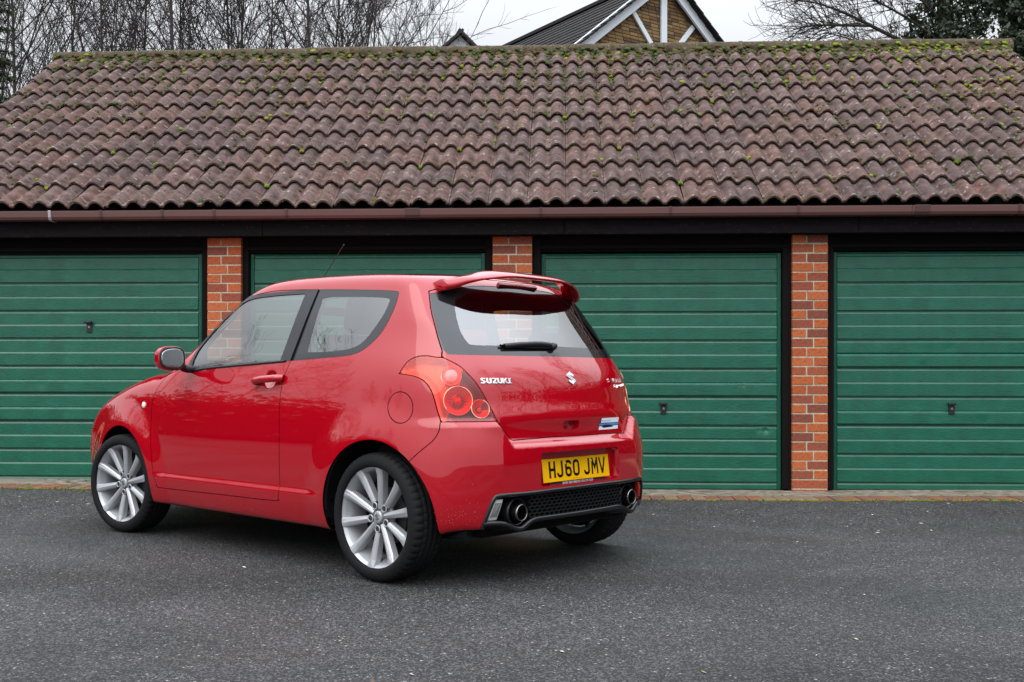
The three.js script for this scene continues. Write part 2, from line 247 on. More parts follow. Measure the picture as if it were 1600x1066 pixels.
{ // gutter: open trough with a rolled front edge
  const pr = [[0.0, 0.078], [0.0, 0.02], [0.012, 0.004], [0.03, 0.0], [0.07, 0.0], [0.092, 0.008], [0.104, 0.03], [0.108, 0.074], [0.108, 0.082], [0.104, 0.084], [0.101, 0.080], [0.100, 0.034], [0.088, 0.012], [0.06, 0.006], [0.02, 0.006], [0.004, 0.03], [0.004, 0.078]].map(([z, y]) => [z, y * 0.9]);
  const clipMat = std({ color: lin(0.075, 0.036, 0.033), roughness: 0.35 });
  const gut = group('gutter', garage, [0, 2.166, 0.122]);
  const ext = (x0, x1, k = 1, lift = 0) => { const s = new THREE.Shape(pr.map(([z, y]) => new THREE.Vector2(-z * k + (k - 1) * 0.054, y * k - (k - 1) * 0.04 + lift))); const g = new THREE.ExtrudeGeometry(s, { depth: x1 - x0, bevelEnabled: false }); g.rotateY(Math.PI / 2); g.translate(x0, 0, 0); return g; };
  const xs = [-5.25, -1.06, 2.80, 4.78]; for (let i = 0; i < 3; i++) mesh('gutter_length', ext(xs[i] + 0.002, xs[i + 1] - 0.002), MB.gutter, gut);
  for (const u of [644, 1442]) { const x = atZ(u, 330, 0.23).x - garage.position.x; mesh('gutter_union', ext(x - 0.058, x + 0.058, 1.10), clipMat, gut); }
  for (const u of [77, 157, 253, 334, 447, 845, 1048, 1248, 1594]) { const x = atZ(u, 330, 0.23).x - garage.position.x; mesh('gutter_bracket', ext(x - 0.011, x + 0.011, 1.10), u === 77 ? std({ color: lin(0.4, 0.38, 0.38), roughness: 0.4 }) : clipMat, gut); }
}
// ---------------------------------------------------------------- roof
const PITCH = 35.7 * Math.PI / 180, EAVE = { z: 0.19, y: 2.250 }, GAUGE = 0.352, TW = (RX1 - RX0) / 33;
const roof = group('roof', garage, [0, EAVE.y, EAVE.z]); roof.rotation.x = 0;
const RSL = 3.66;
{
  const S = 1024; // 1.4 m of weathered concrete: grime, pale lichen rounds, rusty bare patches
  const lich = new Float32Array(S * S), rust = new Float32Array(S * S), dark = new Float32Array(S * S); let s3 = 7; const r3 = () => { s3 = (s3 * 1664525 + 1013904223) >>> 0; return s3 / 4294967296; };
  const blot = (A, n, r0, r1, pw) => { for (let q = 0; q < n; q++) { const x = r3() * S, y = r3() * S, r = r0 + Math.pow(r3(), pw) * (r1 - r0), st = 0.5 + 0.5 * r3(), R = Math.ceil(r * 1.6), ph = r3() * 9, el = 0.5 + r3(); for (let j = -R; j <= R; j++) for (let i = -R; i <= R; i++) { const an = Math.atan2(j, i), d = Math.hypot(i * el, j / el) / (r * (1 + 0.30 * Math.sin(an * 3 + ph) + 0.2 * Math.sin(an * 7 + ph * 2))); if (d < 1) { const k = ((Math.floor(y) + j + S) % S) * S + (Math.floor(x) + i + S) % S; A[k] = Math.max(A[k], st * Math.min(1, (1 - d) * 3)); } } } };
  blot(lich, 800, 1.2, 12, 3.4); blot(rust, 45, 4, 24, 2.2); blot(dark, 1100, 1.5, 11, 2.6);
  const per = (i, j, f, o) => { const a = i / S * Math.PI * 2, b = j / S * Math.PI * 2; return fbm(Math.cos(a) * f + 3.1, Math.sin(a) * f + Math.cos(b) * f * 1.3, Math.sin(b) * f, o); };
  const map = dataTex(S, S, (u, v, i, j) => { const k = j * S + i, n = per(i, j, 2.2, 5), f = per(i, j, 9, 3), e = rnd() - 0.5; let c = [0.40, 0.328, 0.310].map((x) => x * (1 + 0.50 * n + 0.25 * f + 0.10 * e)); const mixc = (q, w) => { c = c.map((x, t) => lerp(x, q[t], w)); }; mixc([0.66, 0.40, 0.31], rust[k] * 0.55); mixc([0.17, 0.15, 0.13], dark[k] * 0.65); mixc([0.70, 0.68, 0.66], lich[k] * 0.8); return c; });
  const bump = dataTex(S, S, (u, v, i, j) => { const k = j * S + i, g = 0.45 + 0.5 * per(i, j, 6, 4) + 0.25 * (rnd() - 0.5) + 0.25 * lich[k] + 0.25 * dark[k]; return [g, g, g]; }, false);
  MB.tile = [[1, 1, 1], [0.92, 0.90, 0.91], [1.06, 0.98, 0.95], [0.82, 0.82, 0.84], [1.04, 0.93, 0.88]].map((c) => std({ map, color: lin(...c.map((x) => x * 0.80)), bumpMap: bump, bumpScale: 0.0035, roughness: 0.88 }));
  MB.ridge = std({ map, color: lin(0.62, 0.70, 0.50), bumpMap: bump, bumpScale: 0.006, roughness: 0.95 });
}
const rollH = (x) => { const t = (((x / TW * 2) % 1) + 1) % 1, q = Math.abs(t - 0.5) / 0.40; return q < 1 ? 0.046 * Math.pow(Math.cos(q * Math.PI / 2), 0.80) : 0; };
function tileGeo(v) {                                    // local: x across, y up the slope, z off the slope; tail edge at y = 0
  const nx = 36, L = 0.42, P = [], UV = [], I = [], T = 0.019, hh = rollH;
  const w = TW - 0.0035;
  for (let i = 0; i <= nx; i++) { const x = i / nx * w, h = hh(x + 0.0015), u = x / 1.4 + v * 0.173, q = v * 0.291;
    P.push(x, 0.0, h - T, x, -0.002, h - 0.003, x, 0.004, h, x, L, h - 0.004); UV.push(u, q - 0.01, u, q, u, q + 0.003, u, q + L / 1.4); }
  for (let i = 0; i < nx; i++) for (let k = 0; k < 3; k++) { const p = i * 4 + k; I.push(p, p + 4, p + 1, p + 1, p + 4, p + 5); }
  const g = new THREE.BufferGeometry(); g.setAttribute('position', new THREE.Float32BufferAttribute(P, 3)); g.setAttribute('uv', new THREE.Float32BufferAttribute(UV, 2)); g.setIndex(I); const h = g.toNonIndexed(); h.computeVertexNormals();
  // smooth across the rolls, crisp at the tail edge
  const sm = mergeVertices(h.deleteAttribute('normal'), 1e-5); sm.computeVertexNormals(); return sm;
}
const slopeM = new THREE.Matrix4().makeBasis(new THREE.Vector3(1, 0, 0), new THREE.Vector3(0, Math.sin(PITCH), -Math.cos(PITCH)), new THREE.Vector3(0, Math.cos(PITCH), Math.sin(PITCH)));
const slopePt = (x, s, h) => new THREE.Vector3(x, s, h).applyMatrix4(slopeM).add(new THREE.Vector3(0, EAVE.y, EAVE.z));
{
  const geos = Array.from({ length: 9 }, (_, i) => tileGeo(i)), qSl = new THREE.Quaternion().setFromRotationMatrix(slopeM), list = [];
  const P = new THREE.Vector3();
  for (let r = 0; r < 10; r++) for (let c = 0; c < 33; c++) {
    const x = RX0 + c * TW, s = r * GAUGE, mid = slopePt(x + TW / 2, s + 0.17, 0.02).add(garage.position).project(camera);
    list.push({ r, c, x, s, vis: Math.abs(mid.x) < 1.04 && Math.abs(mid.y) < 1.04 ? 1 : 0, d: Math.abs(mid.x) });
  }
  list.sort((a, b) => (b.vis - a.vis) || (a.d - b.d));
  const rest = [];
  list.forEach((t, i) => {
    const len = t.r === 9 ? 0.94 : 1, g = geos[Math.floor(rnd() * 9)], mat = MB.tile[Math.floor(rnd() * 5)];
    const slip = rnd() < 0.07 ? rr(0.008, 0.026) : 0, q = qSl.clone().multiply(new THREE.Quaternion().setFromEuler(new THREE.Euler(-0.082 + rr(-0.005, 0.005), rr(-0.010, 0.010), rr(-0.008, 0.008) + (slip ? rr(-0.02, 0.02) : 0)))), pos = slopePt(t.x + rr(-0.001, 0.001), t.s + rr(-0.007, 0.007) - slip, 0.042).sub(new THREE.Vector3(0, EAVE.y, EAVE.z));
    if (i < 300) { const m = mesh('roof_tile', g, mat, roof); m.position.copy(pos); m.quaternion.copy(q); m.scale.y = len; }
    else { const k = g.clone(); k.applyMatrix4(new THREE.Matrix4().compose(pos, q, new THREE.Vector3(1, len, 1))); rest.push(k); }
  });
  if (rest.length) { const m = mesh('roof_tiles_beyond', merge(rest), MB.tile[1], roof); m.userData.kind = 'stuff'; }
  const felt = box(RX1 - RX0 - 0.04, RSL, 0.01, (RX0 + RX1) / 2, RSL / 2 + 0.03, -0.02); felt.applyMatrix4(slopeM); mesh('roof_underlay', felt, MB.timberDark, roof);
  // ridge tiles, each its own
  const top = slopePt(0, RSL, 0), rg = (() => { const P = [], UV = [], I = [], n = 12, L = 0.445; for (const [x, k] of [[0, 1], [L - 0.012, 1], [L - 0.012, 1.05], [L + 0.02, 1.05]]) for (let i = 0; i <= n; i++) { const t = lerp(-0.15, 1.15, i / n) * Math.PI; P.push(x, Math.sin(t) * 0.105 * k, Math.cos(t) * 0.135 * k); UV.push(x / 1.4, i / n * 0.3); } for (let r = 0; r < 3; r++) for (let i = 0; i < n; i++) { const p = r * (n + 1) + i; I.push(p, p + 1, p + n + 1, p + 1, p + n + 2, p + n + 1); } const g = new THREE.BufferGeometry(); g.setAttribute('position', new THREE.Float32BufferAttribute(P, 3)); g.setAttribute('uv', new THREE.Float32BufferAttribute(UV, 2)); g.setIndex(I); g.computeVertexNormals(); return g; })();
  const nR = 22, stepR = (RX1 - RX0 + 0.03) / nR; for (let i = 0; i < nR; i++) { const gg = rg; const m = mesh('ridge_tile', gg, MB.ridge, roof); m.position.set(RX0 - 0.015 + i * stepR, top.y - EAVE.y - 0.028 + rr(-0.006, 0.006), top.z - EAVE.z); m.rotation.set(rr(-0.03, 0.03), 0, rr(-0.006, 0.006)); m.scale.x = stepR / 0.447; }
  mesh('ridge_mortar', box(RX1 - RX0 - 0.02, 0.09, 0.24, (RX0 + RX1) / 2, top.y - EAVE.y - 0.052, top.z - EAVE.z), std({ color: lin(0.13, 0.12, 0.10), map: MB.fine, roughness: 1 }), roof);
  // rear slope and verges
  const backM = new THREE.Matrix4().makeRotationX(Math.PI / 2 - 0 + PITCH * 0); const bk = new THREE.PlaneGeometry(RX1 - RX0, RSL); bk.translate((RX0 + RX1) / 2, -RSL / 2, 0); bk.rotateX(-(Math.PI / 2 + PITCH) + Math.PI); bk.rotateY(0);
  { const P = [RX0, top.y, top.z, RX1, top.y, top.z, RX0, EAVE.y, top.z * 2 - EAVE.z, RX1, EAVE.y, top.z * 2 - EAVE.z].map((v, i) => (i % 3 === 1 ? v - EAVE.y : i % 3 === 2 ? v - EAVE.z : v)); const g = new THREE.BufferGeometry(); g.setAttribute('position', new THREE.Float32BufferAttribute(P, 3)); g.setAttribute('uv', new THREE.Float32BufferAttribute([0, 0, 7, 0, 0, 2.6, 7, 2.6], 2)); g.setIndex([0, 2, 1, 1, 2, 3]); g.computeVertexNormals(); mesh('rear_slope', g, MB.tile[1], roof); }
  for (const x of [RX0 + 0.03, RX1 - 0.03]) { const v = box(0.05, RSL, 0.10, x, RSL / 2, -0.055); v.applyMatrix4(slopeM); mesh('barge_board', v, MB.timber, roof);
    const g = new THREE.BufferGeometry(), a = x > 0 ? x - 0.2 : x + 0.2; g.setAttribute('position', new THREE.Float32BufferAttribute([a, -0.05, -0.2, a, -0.05, 2 * (top.z - EAVE.z) + 0.2, a, top.y - EAVE.y - 0.06, top.z - EAVE.z], 3)); g.setIndex([0, 1, 2]); g.computeVertexNormals(); g.setAttribute('uv', new THREE.Float32BufferAttribute([0, 0, 6, 0, 3, 2], 2)); mesh('gable_wall', g, MB.plainWall, roof); }
  // moss: cushions in the channels and under the tails, thicker towards the ridge and the right-hand end
  const n = 5200, im = new THREE.InstancedMesh(globalThis.mossClump, std({ color: 0xffffff, roughness: 1 }), n); im.name = 'roof_moss'; im.castShadow = im.receiveShadow = true; const o = new THREE.Object3D(); let k = 0;
  while (k < n) {
    const x = rr(RX0, RX1), s = rr(0, RSL), row = Math.floor(s / GAUGE), f = s / GAUGE - row, t = ((x - RX0) / TW * 2) % 1, pan = Math.min(t, 1 - t) * 2;         // pan 0 in the channel
    const high = Math.pow(s / RSL, 3), right = sstep(1.5, 4.5, x), left = sstep(-2.0, -5.0, x);
    let pr = 0.05 + 1.6 * high * (0.5 + 0.4 * right + 0.3 * left) + 0.10 * right; pr *= pan < 0.45 ? 1 : 0.10; pr *= f < 0.35 ? 1.2 : 0.5; pr *= clamp(0.5 + 1.8 * fbm(x * 1.3, s * 1.6, 5, 3)); if (s > RSL - 0.28) pr += 0.35;
    if (rnd() > pr) continue;
    const h = rollH(x - RX0), sz = rr(0.008, 0.020) * (s > RSL - 0.3 ? 1.25 : 1), p = slopePt(x, s, h + 0.042 - f * GAUGE * 0.082);
    o.position.copy(p); o.scale.set(sz * rr(0.9, 1.6), sz * rr(0.9, 1.9), sz * 0.62); o.quaternion.setFromRotationMatrix(slopeM); o.updateMatrix(); im.setMatrixAt(k, o.matrix);
    const bright = rnd() < 0.03 + 0.24 * right * (0.4 + high) ? 1 : 0; im.setColorAt(k, bright ? lin(rr(0.12, 0.20), rr(0.15, 0.22), rr(0.008, 0.02)) : lin(rr(0.035, 0.085), rr(0.040, 0.080), rr(0.014, 0.026))); k++;
  }
  im.userData = { kind: 'stuff', label: 'green moss cushions growing on the garage roof tiles', category: 'moss' }; im.position.copy(garage.position); scene.add(im);
  // crumbs of moss clinging in runs along the tail edges
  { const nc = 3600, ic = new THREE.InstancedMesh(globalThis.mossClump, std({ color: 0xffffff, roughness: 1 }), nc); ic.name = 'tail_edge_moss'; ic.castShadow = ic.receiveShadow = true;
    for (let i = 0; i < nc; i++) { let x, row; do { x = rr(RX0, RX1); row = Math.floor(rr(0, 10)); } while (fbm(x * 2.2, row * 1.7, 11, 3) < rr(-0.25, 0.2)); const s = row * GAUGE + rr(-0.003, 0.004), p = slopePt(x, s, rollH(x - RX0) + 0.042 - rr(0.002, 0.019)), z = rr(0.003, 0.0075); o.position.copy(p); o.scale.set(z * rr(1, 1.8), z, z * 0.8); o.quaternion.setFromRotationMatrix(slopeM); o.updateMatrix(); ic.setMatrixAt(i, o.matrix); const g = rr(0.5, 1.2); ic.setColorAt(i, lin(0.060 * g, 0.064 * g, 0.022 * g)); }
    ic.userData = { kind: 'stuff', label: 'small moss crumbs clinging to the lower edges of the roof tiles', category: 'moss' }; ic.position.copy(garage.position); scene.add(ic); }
  // single bright tufts on the lower courses
  const tufts = 46, it = new THREE.InstancedMesh(globalThis.mossClump, std({ color: 0xffffff, roughness: 1 }), tufts * 5); it.name = 'roof_moss_tufts'; it.castShadow = it.receiveShadow = true; let q = 0;
  for (let i = 0; i < tufts; i++) { const row = Math.floor(rr(0, 9)), col = Math.floor(rr(0, 66)), x = RX0 + (col + rr(-0.12, 0.12)) * TW / 2, s = (row + (rnd() < 0.5 ? 0.99 : rr(0.05, 0.5))) * GAUGE; const cl = lin(rr(0.12, 0.20), rr(0.17, 0.25), 0.012); for (let j = 0; j < 5; j++) { const p = slopePt(x + rr(-0.014, 0.014), s + rr(-0.016, 0.016), 0.034), z = rr(0.010, 0.018); o.position.copy(p); o.scale.set(z, z, z * 0.8); o.rotation.set(rr(0, 3), rr(0, 3), 0); o.updateMatrix(); it.setMatrixAt(q, o.matrix); it.setColorAt(q++, cl); } }
  it.userData = { kind: 'stuff', label: 'bright yellow-green moss tufts dotted over the lower roof tiles', category: 'moss' }; it.position.copy(garage.position); scene.add(it);
}
// ---------------------------------------------------------------- the car: body surface as a smooth implicit solid
// car axes: a forward from the rear axle, y up, b to the car's left (mesh z = -b)
const CAR = { x: -0.35465, z: 2.95023, th: 0.68139, wb: 2.385, R: 0.303 };
function natural(kn) {                                  // C2 cubic through knots
  const n = kn.length, x = kn.map((k) => k[0]), y = kn.map((k) => k[1]), m = new Array(n).fill(0), c = new Array(n).fill(0), d = new Array(n).fill(0);
  for (let i = 1; i < n - 1; i++) {
    const h0 = x[i] - x[i - 1], h1 = x[i + 1] - x[i], q = 2 * (h0 + h1) - h0 * c[i - 1];
    c[i] = h1 / q; d[i] = (6 * ((y[i + 1] - y[i]) / h1 - (y[i] - y[i - 1]) / h0) - h0 * d[i - 1]) / q;
  }
  for (let i = n - 2; i > 0; i--) m[i] = d[i] - c[i] * m[i + 1];
  const ev = (t) => {
    let i = 0; while (i < n - 2 && t > x[i + 1]) i++;
    const h = x[i + 1] - x[i];
    if (t < x[0]) return y[0] + (t - x[0]) * ((y[1] - y[0]) / h - h * m[1] / 6);
    if (t > x[n - 1]) return y[n - 1] + (t - x[n - 1]) * ((y[n - 1] - y[n - 2]) / h + h * m[n - 2] / 6);
    const A = (x[i + 1] - t) / h, B = (t - x[i]) / h;
    return A * y[i] + B * y[i + 1] + ((A * A * A - A) * m[i] + (B * B * B - B) * m[i + 1]) * h * h / 6;
  };
  const N = 1500, lo = x[0], hi = x[n - 1], tab = new Float64Array(N + 1);
  for (let i = 0; i <= N; i++) tab[i] = ev(lo + (hi - lo) * i / N);
  return (t) => { if (t <= lo || t >= hi) return ev(t); const s = (t - lo) / (hi - lo) * N, i = Math.floor(s); return tab[i] + (tab[Math.min(i + 1, N)] - tab[i]) * (s - i); };
}
const smax = (p, q, k) => { const h = Math.max(k - Math.abs(p - q), 0) / k; return Math.max(p, q) + h * h * h * k / 6; };
const Wy = natural([[0.1, 0.735], [0.20, 0.770], [0.30, 0.800], [0.42, 0.816], [0.55, 0.822], [0.68, 0.821], [0.80, 0.812], [0.90, 0.796], [0.98, 0.777], [1.05, 0.756], [1.12, 0.732], [1.25, 0.688], [1.40, 0.632], [1.55, 0.573]]);
const Xr = natural([[0.1, -0.49], [0.22, -0.545], [0.32, -0.572], [0.45, -0.583], [0.58, -0.584], [0.70, -0.580], [0.80, -0.574], [0.90, -0.557], [0.98, -0.527], [1.05, -0.482], [1.12, -0.432], [1.25, -0.330], [1.40, -0.212], [1.55, -0.095]]);
const Xf = natural([[0.1, 3.03], [0.25, 3.11], [0.40, 3.145], [0.52, 3.15], [0.64, 3.12], [0.76, 3.05], [0.9, 2.93]]);
const Ta = natural([[-0.7, 1.33], [-0.3, 1.425], [-0.05, 1.472], [0.2, 1.497], [0.5, 1.511], [0.85, 1.518], [1.1, 1.511], [1.3, 1.475], [1.5, 1.388], [1.7, 1.252], [1.85, 1.140], [1.98, 1.058], [2.12, 1.012], [2.3, 0.974], [2.5, 0.922], [2.71, 0.852], [2.92, 0.755], [3.04, 0.67], [3.14, 0.55]]);
function carF(a, y, b) {
  b = Math.abs(b);
  const gh = sstep(0.95, 1.2, y);
  let w = Wy(y);
  const ra = Math.max(0, 0.25 - a); w -= ra * ra * (0.13 + 0.10 * gh);
  const fa = Math.max(0, a - 1.75); w -= fa * fa * 0.055;
  const ga = Math.max(0, a - 0.9) * gh; w -= ga * ga * 0.05;
  const r1 = Math.hypot(a, (y - 0.30)), r2 = Math.hypot(a - 2.365, (y - 0.30));
  w += 0.030 * (1 - sstep(0.345, 0.56, r1)) + 0.032 * (1 - sstep(0.345, 0.54, r2));
  w += 0.011 * (1 - sstep(0.368, 0.402, y)) * sstep(0.34, 0.56, a) * (1 - sstep(1.86, 2.02, a));
  { const q = ((a - 0.868) / 0.058) ** 2 + ((y - 0.945) / 0.050) ** 2; if (q < 1) w -= 0.034 * Math.pow(1 - q, 1.4); }
  const gs = b - w;
  // rear: bumper swells out below the tailgate's lower edge
  const edge = 0.668 + 0.100 * sstep(0.455, 0.535, b) ;
  const swell = 0.040 * (1 - sstep(edge - 0.040, edge + 0.008, y)) * (1 - 0.5 * sstep(0.50, 0.74, b));
  const kr = 0.15 + 0.14 * sstep(0.55, 0.85, y) + 0.06 * sstep(1.0, 1.3, y);
  const fold = -0.012 * Math.exp(-(((y - 0.772) / 0.05) ** 2)) * (1 - sstep(0.5, 0.62, b));
  const gr = (Xr(y) + 0.026 - swell + fold + kr * b * b - a) * (1 - 0.2 * gh);
  const kt = a > 1 ? lerp(0.09, 0.20, sstep(1.1, 1.6, a)) * (1 - 0.7 * sstep(1.75, 2.2, a)) : 0.09;
  const gt = (y - Ta(a) + kt * b * b) * (1 - 0.16 * sstep(1.2, 1.6, a) * (1 - sstep(1.8, 2.1, a)));
  const gf = a - Xf(y) + 0.19 * b * b;
  let F = smax(gs, gr, lerp(0.32, 0.10, sstep(0.95, 1.25, y)));
  F = smax(F, gt, lerp(0.062, 0.15, sstep(1.6, 2.2, a)));
  F = smax(F, gf, 0.28);
  const yb = 0.205 + 0.06 * (1 - sstep(-0.45, -0.2, a)) + 0.02 * sstep(2.3, 3, a);
  return smax(F, yb - y, 0.05);
}
// car <-> world
const CT = { fx: -Math.cos(CAR.th), fz: -Math.sin(CAR.th) };
const toCar = (v) => { const dx = v.x - CAR.x, dz = v.z - CAR.z; return { a: dx * CT.fx + dz * CT.fz, y: v.y, b: dx * CT.fz - dz * CT.fx }; };
function hit(u, v) {                                    // photo pixel -> point of the body surface in car axes
  const { o, d } = pixelRay(u, v); const P = new THREE.Vector3();
  let best = 1e9, bt = 0;
  const f = (t) => { const c = toCar(P.copy(o).addScaledVector(d, t)); return carF(c.a, c.y, c.b); };
  let t = 3.5, prev = t;
  for (; t < 9.5; t += 0.01) { const F = f(t); if (F < best) { best = F; bt = t; } if (F < 0) break; prev = t; }
  if (best < 0) { let lo = prev, hi = t; for (let i = 0; i < 30; i++) { const m = (lo + hi) / 2; if (f(m) < 0) hi = m; else lo = m; } bt = (lo + hi) / 2; }
  const c = toCar(P.copy(o).addScaledVector(d, bt)); c.miss = best > 0 ? best : 0; return c;
}
function carGrad(a, y, b) {
  const e = 0.0015, n = new THREE.Vector3(carF(a + e, y, b) - carF(a - e, y, b), carF(a, y + e, b) - carF(a, y - e, b), carF(a, y, b + e) - carF(a, y, b - e));
  return n.normalize();
}
// surface nets over a sparse grid, vertices pulled onto the surface
function carSkin(h) {
  const lo = [-0.78, 0.16, -0.96], N = [Math.ceil(4.02 / h), Math.ceil(1.42 / h), Math.ceil(1.92 / h)], B = 4;
  const vert = new Map(), P = [], key = (i, j, k) => (i * 2048 + j) * 2048 + k, val = new Map();
  const at = (i, j, k) => { const q = key(i, j, k); let v = val.get(q); if (v === undefined) { v = carF(lo[0] + i * h, lo[1] + j * h, lo[2] + k * h); val.set(q, v); } return v; };
  const cells = [];
  for (let I = 0; I < N[0]; I += B) for (let J = 0; J < N[1]; J += B) for (let K = 0; K < N[2]; K += B) {
    const c = carF(lo[0] + (I + B / 2) * h, lo[1] + (J + B / 2) * h, lo[2] + (K + B / 2) * h);
    if (Math.abs(c) > h * B * 1.35) continue;
    for (let i = I; i < I + B; i++) for (let j = J; j < J + B; j++) for (let k = K; k < K + B; k++) {
      let s = 0; const f = [];
      for (let q = 0; q < 8; q++) { const v = at(i + (q & 1), j + ((q >> 1) & 1), k + (q >> 2)); f.push(v); if (v < 0) s |= 1 << q; }
      if (s === 0 || s === 255) continue;
      let x = 0, y = 0, z = 0, n = 0;
      for (let q = 0; q < 8; q++) for (let e = 1; e < 8; e <<= 1) { const r = q | e; if (r === q || ((s >> q) & 1) === ((s >> r) & 1)) continue;
        const t = f[q] / (f[q] - f[r]); x += (q & 1) + (e === 1 ? t : 0); y += ((q >> 1) & 1) + (e === 2 ? t : 0); z += (q >> 2) + (e === 4 ? t : 0); n++; }
      vert.set(key(i, j, k), P.length / 3); P.push(lo[0] + (i + x / n) * h, lo[1] + (j + y / n) * h, lo[2] + (k + z / n) * h);
      cells.push(i, j, k);
    }
  }
  const idx = [];
  const quad = (p, q, r, s) => { if (p === undefined || q === undefined || r === undefined || s === undefined) return; idx.push(p, q, r, p, r, s); };
  for (let c = 0; c < cells.length; c += 3) {
    const i = cells[c], j = cells[c + 1], k = cells[c + 2], g = (x, y, z) => vert.get(key(x, y, z)), v0 = at(i, j, k) < 0;
    if (v0 !== (at(i + 1, j, k) < 0)) quad(g(i, j, k), g(i, j - 1, k), g(i, j - 1, k - 1), g(i, j, k - 1));
    if (v0 !== (at(i, j + 1, k) < 0)) quad(g(i, j, k), g(i - 1, j, k), g(i - 1, j, k - 1), g(i, j, k - 1));
    if (v0 !== (at(i, j, k + 1) < 0)) quad(g(i, j, k), g(i - 1, j, k), g(i - 1, j - 1, k), g(i, j - 1, k));
  }
  const Nn = new Float32Array(P.length);
  for (let i = 0; i < P.length; i += 3) {
    let n;
    for (let it = 0; it < 3; it++) { n = carGrad(P[i], P[i + 1], P[i + 2]); const d = carF(P[i], P[i + 1], P[i + 2]); P[i] -= n.x * d; P[i + 1] -= n.y * d; P[i + 2] -= n.z * d; }
    n = carGrad(P[i], P[i + 1], P[i + 2]); Nn[i] = n.x; Nn[i + 1] = n.y; Nn[i + 2] = n.z;
  }
  for (let t = 0; t < idx.length; t += 3) {              // wind each face outwards
    const [p, q, r] = [idx[t] * 3, idx[t + 1] * 3, idx[t + 2] * 3];
    const ux = P[q] - P[p], uy = P[q + 1] - P[p + 1], uz = P[q + 2] - P[p + 2], vx = P[r] - P[p], vy = P[r + 1] - P[p + 1], vz = P[r + 2] - P[p + 2];
    if ((uy * vz - uz * vy) * Nn[p] + (uz * vx - ux * vz) * Nn[p + 1] + (ux * vy - uy * vx) * Nn[p + 2] < 0) { const s = idx[t + 1]; idx[t + 1] = idx[t + 2]; idx[t + 2] = s; }
  }
  return { P: Array.from(P), N: Array.from(Nn), I: idx };
}
// split a skin along d = level; returns [d < level, d > level]
function split(m, dist, level = 0) {
  const nv = m.P.length / 3, D = m.D && m.Df === dist ? m.D : new Float64Array(nv);
  if (!(m.D && m.Df === dist)) for (let i = 0; i < nv; i++) D[i] = dist(m.P[3 * i], m.P[3 * i + 1], m.P[3 * i + 2]);
  const out = [0, 1].map(() => ({ P: [], N: [], I: [], map: new Map(), D: [], Df: dist }));
  const put = (s, k, get) => { const o = out[s]; let v = o.map.get(k); if (v === undefined) { v = o.P.length / 3; o.map.set(k, v); const g = get(); o.P.push(g[0], g[1], g[2]); o.N.push(g[3], g[4], g[5]); o.D.push(g[6]); } return v; };
  const vtx = (i) => [m.P[3 * i], m.P[3 * i + 1], m.P[3 * i + 2], m.N[3 * i], m.N[3 * i + 1], m.N[3 * i + 2], D[i]];
  for (let t = 0; t < m.I.length; t += 3) {
    const T = [m.I[t], m.I[t + 1], m.I[t + 2]], s = T.map((i) => (D[i] < level ? 0 : 1));
    if (s[0] === s[1] && s[1] === s[2]) { const o = s[0]; for (const i of T) out[o].I.push(put(o, i, () => vtx(i))); continue; }
    const poly = [[], []];
    for (let e = 0; e < 3; e++) {
      const i = T[e], j = T[(e + 1) % 3]; poly[s[e]].push([i, null]);
      if (s[e] !== s[(e + 1) % 3]) {
        const lo = Math.min(i, j), hi = Math.max(i, j), k = 'e' + lo + '_' + hi, w = clamp((level - D[lo]) / (D[hi] - D[lo]), 0.001, 0.999);
        const get = () => { const A = vtx(lo), C = vtx(hi); const g = A.map((x, q) => x + (C[q] - x) * w); const L = Math.hypot(g[3], g[4], g[5]); g[3] /= L; g[4] /= L; g[5] /= L; return g; };
        poly[0].push([k, get]); poly[1].push([k, get]);
      }
    }
    for (const o of [0, 1]) { const id = poly[o].map(([k, get]) => put(o, k, get ?? (() => vtx(k)))); for (let q = 2; q < id.length; q++) out[o].I.push(id[0], id[q - 1], id[q]); }
  }
  for (const o of out) { o.map = null; o.D = Float64Array.from(o.D); }
  return out;
}
const keep = (m, dist, level) => split(m, dist, level)[0];
function skinGeo(m, off = 0) {
  const n = m.P.length / 3, p = new Float32Array(n * 3), q = new Float32Array(n * 3), uv = new Float32Array(n * 2);
  for (let i = 0; i < n; i++) { for (let c = 0; c < 3; c++) { p[3 * i + c] = m.P[3 * i + c] + m.N[3 * i + c] * off; q[3 * i + c] = m.N[3 * i + c]; } p[3 * i + 2] *= -1; q[3 * i + 2] *= -1;
    uv[2 * i] = m.P[3 * i] + m.P[3 * i + 2] * 0.7; uv[2 * i + 1] = m.P[3 * i + 1]; }
  const I = new Uint32Array(m.I.length); for (let t = 0; t < I.length; t += 3) { I[t] = m.I[t]; I[t + 1] = m.I[t + 2]; I[t + 2] = m.I[t + 1]; }
  const g = new THREE.BufferGeometry(); g.setAttribute('position', new THREE.BufferAttribute(p, 3)); g.setAttribute('normal', new THREE.BufferAttribute(q, 3)); g.setAttribute('uv', new THREE.BufferAttribute(uv, 2)); g.setIndex(new THREE.BufferAttribute(I, 1));
  return g;
}
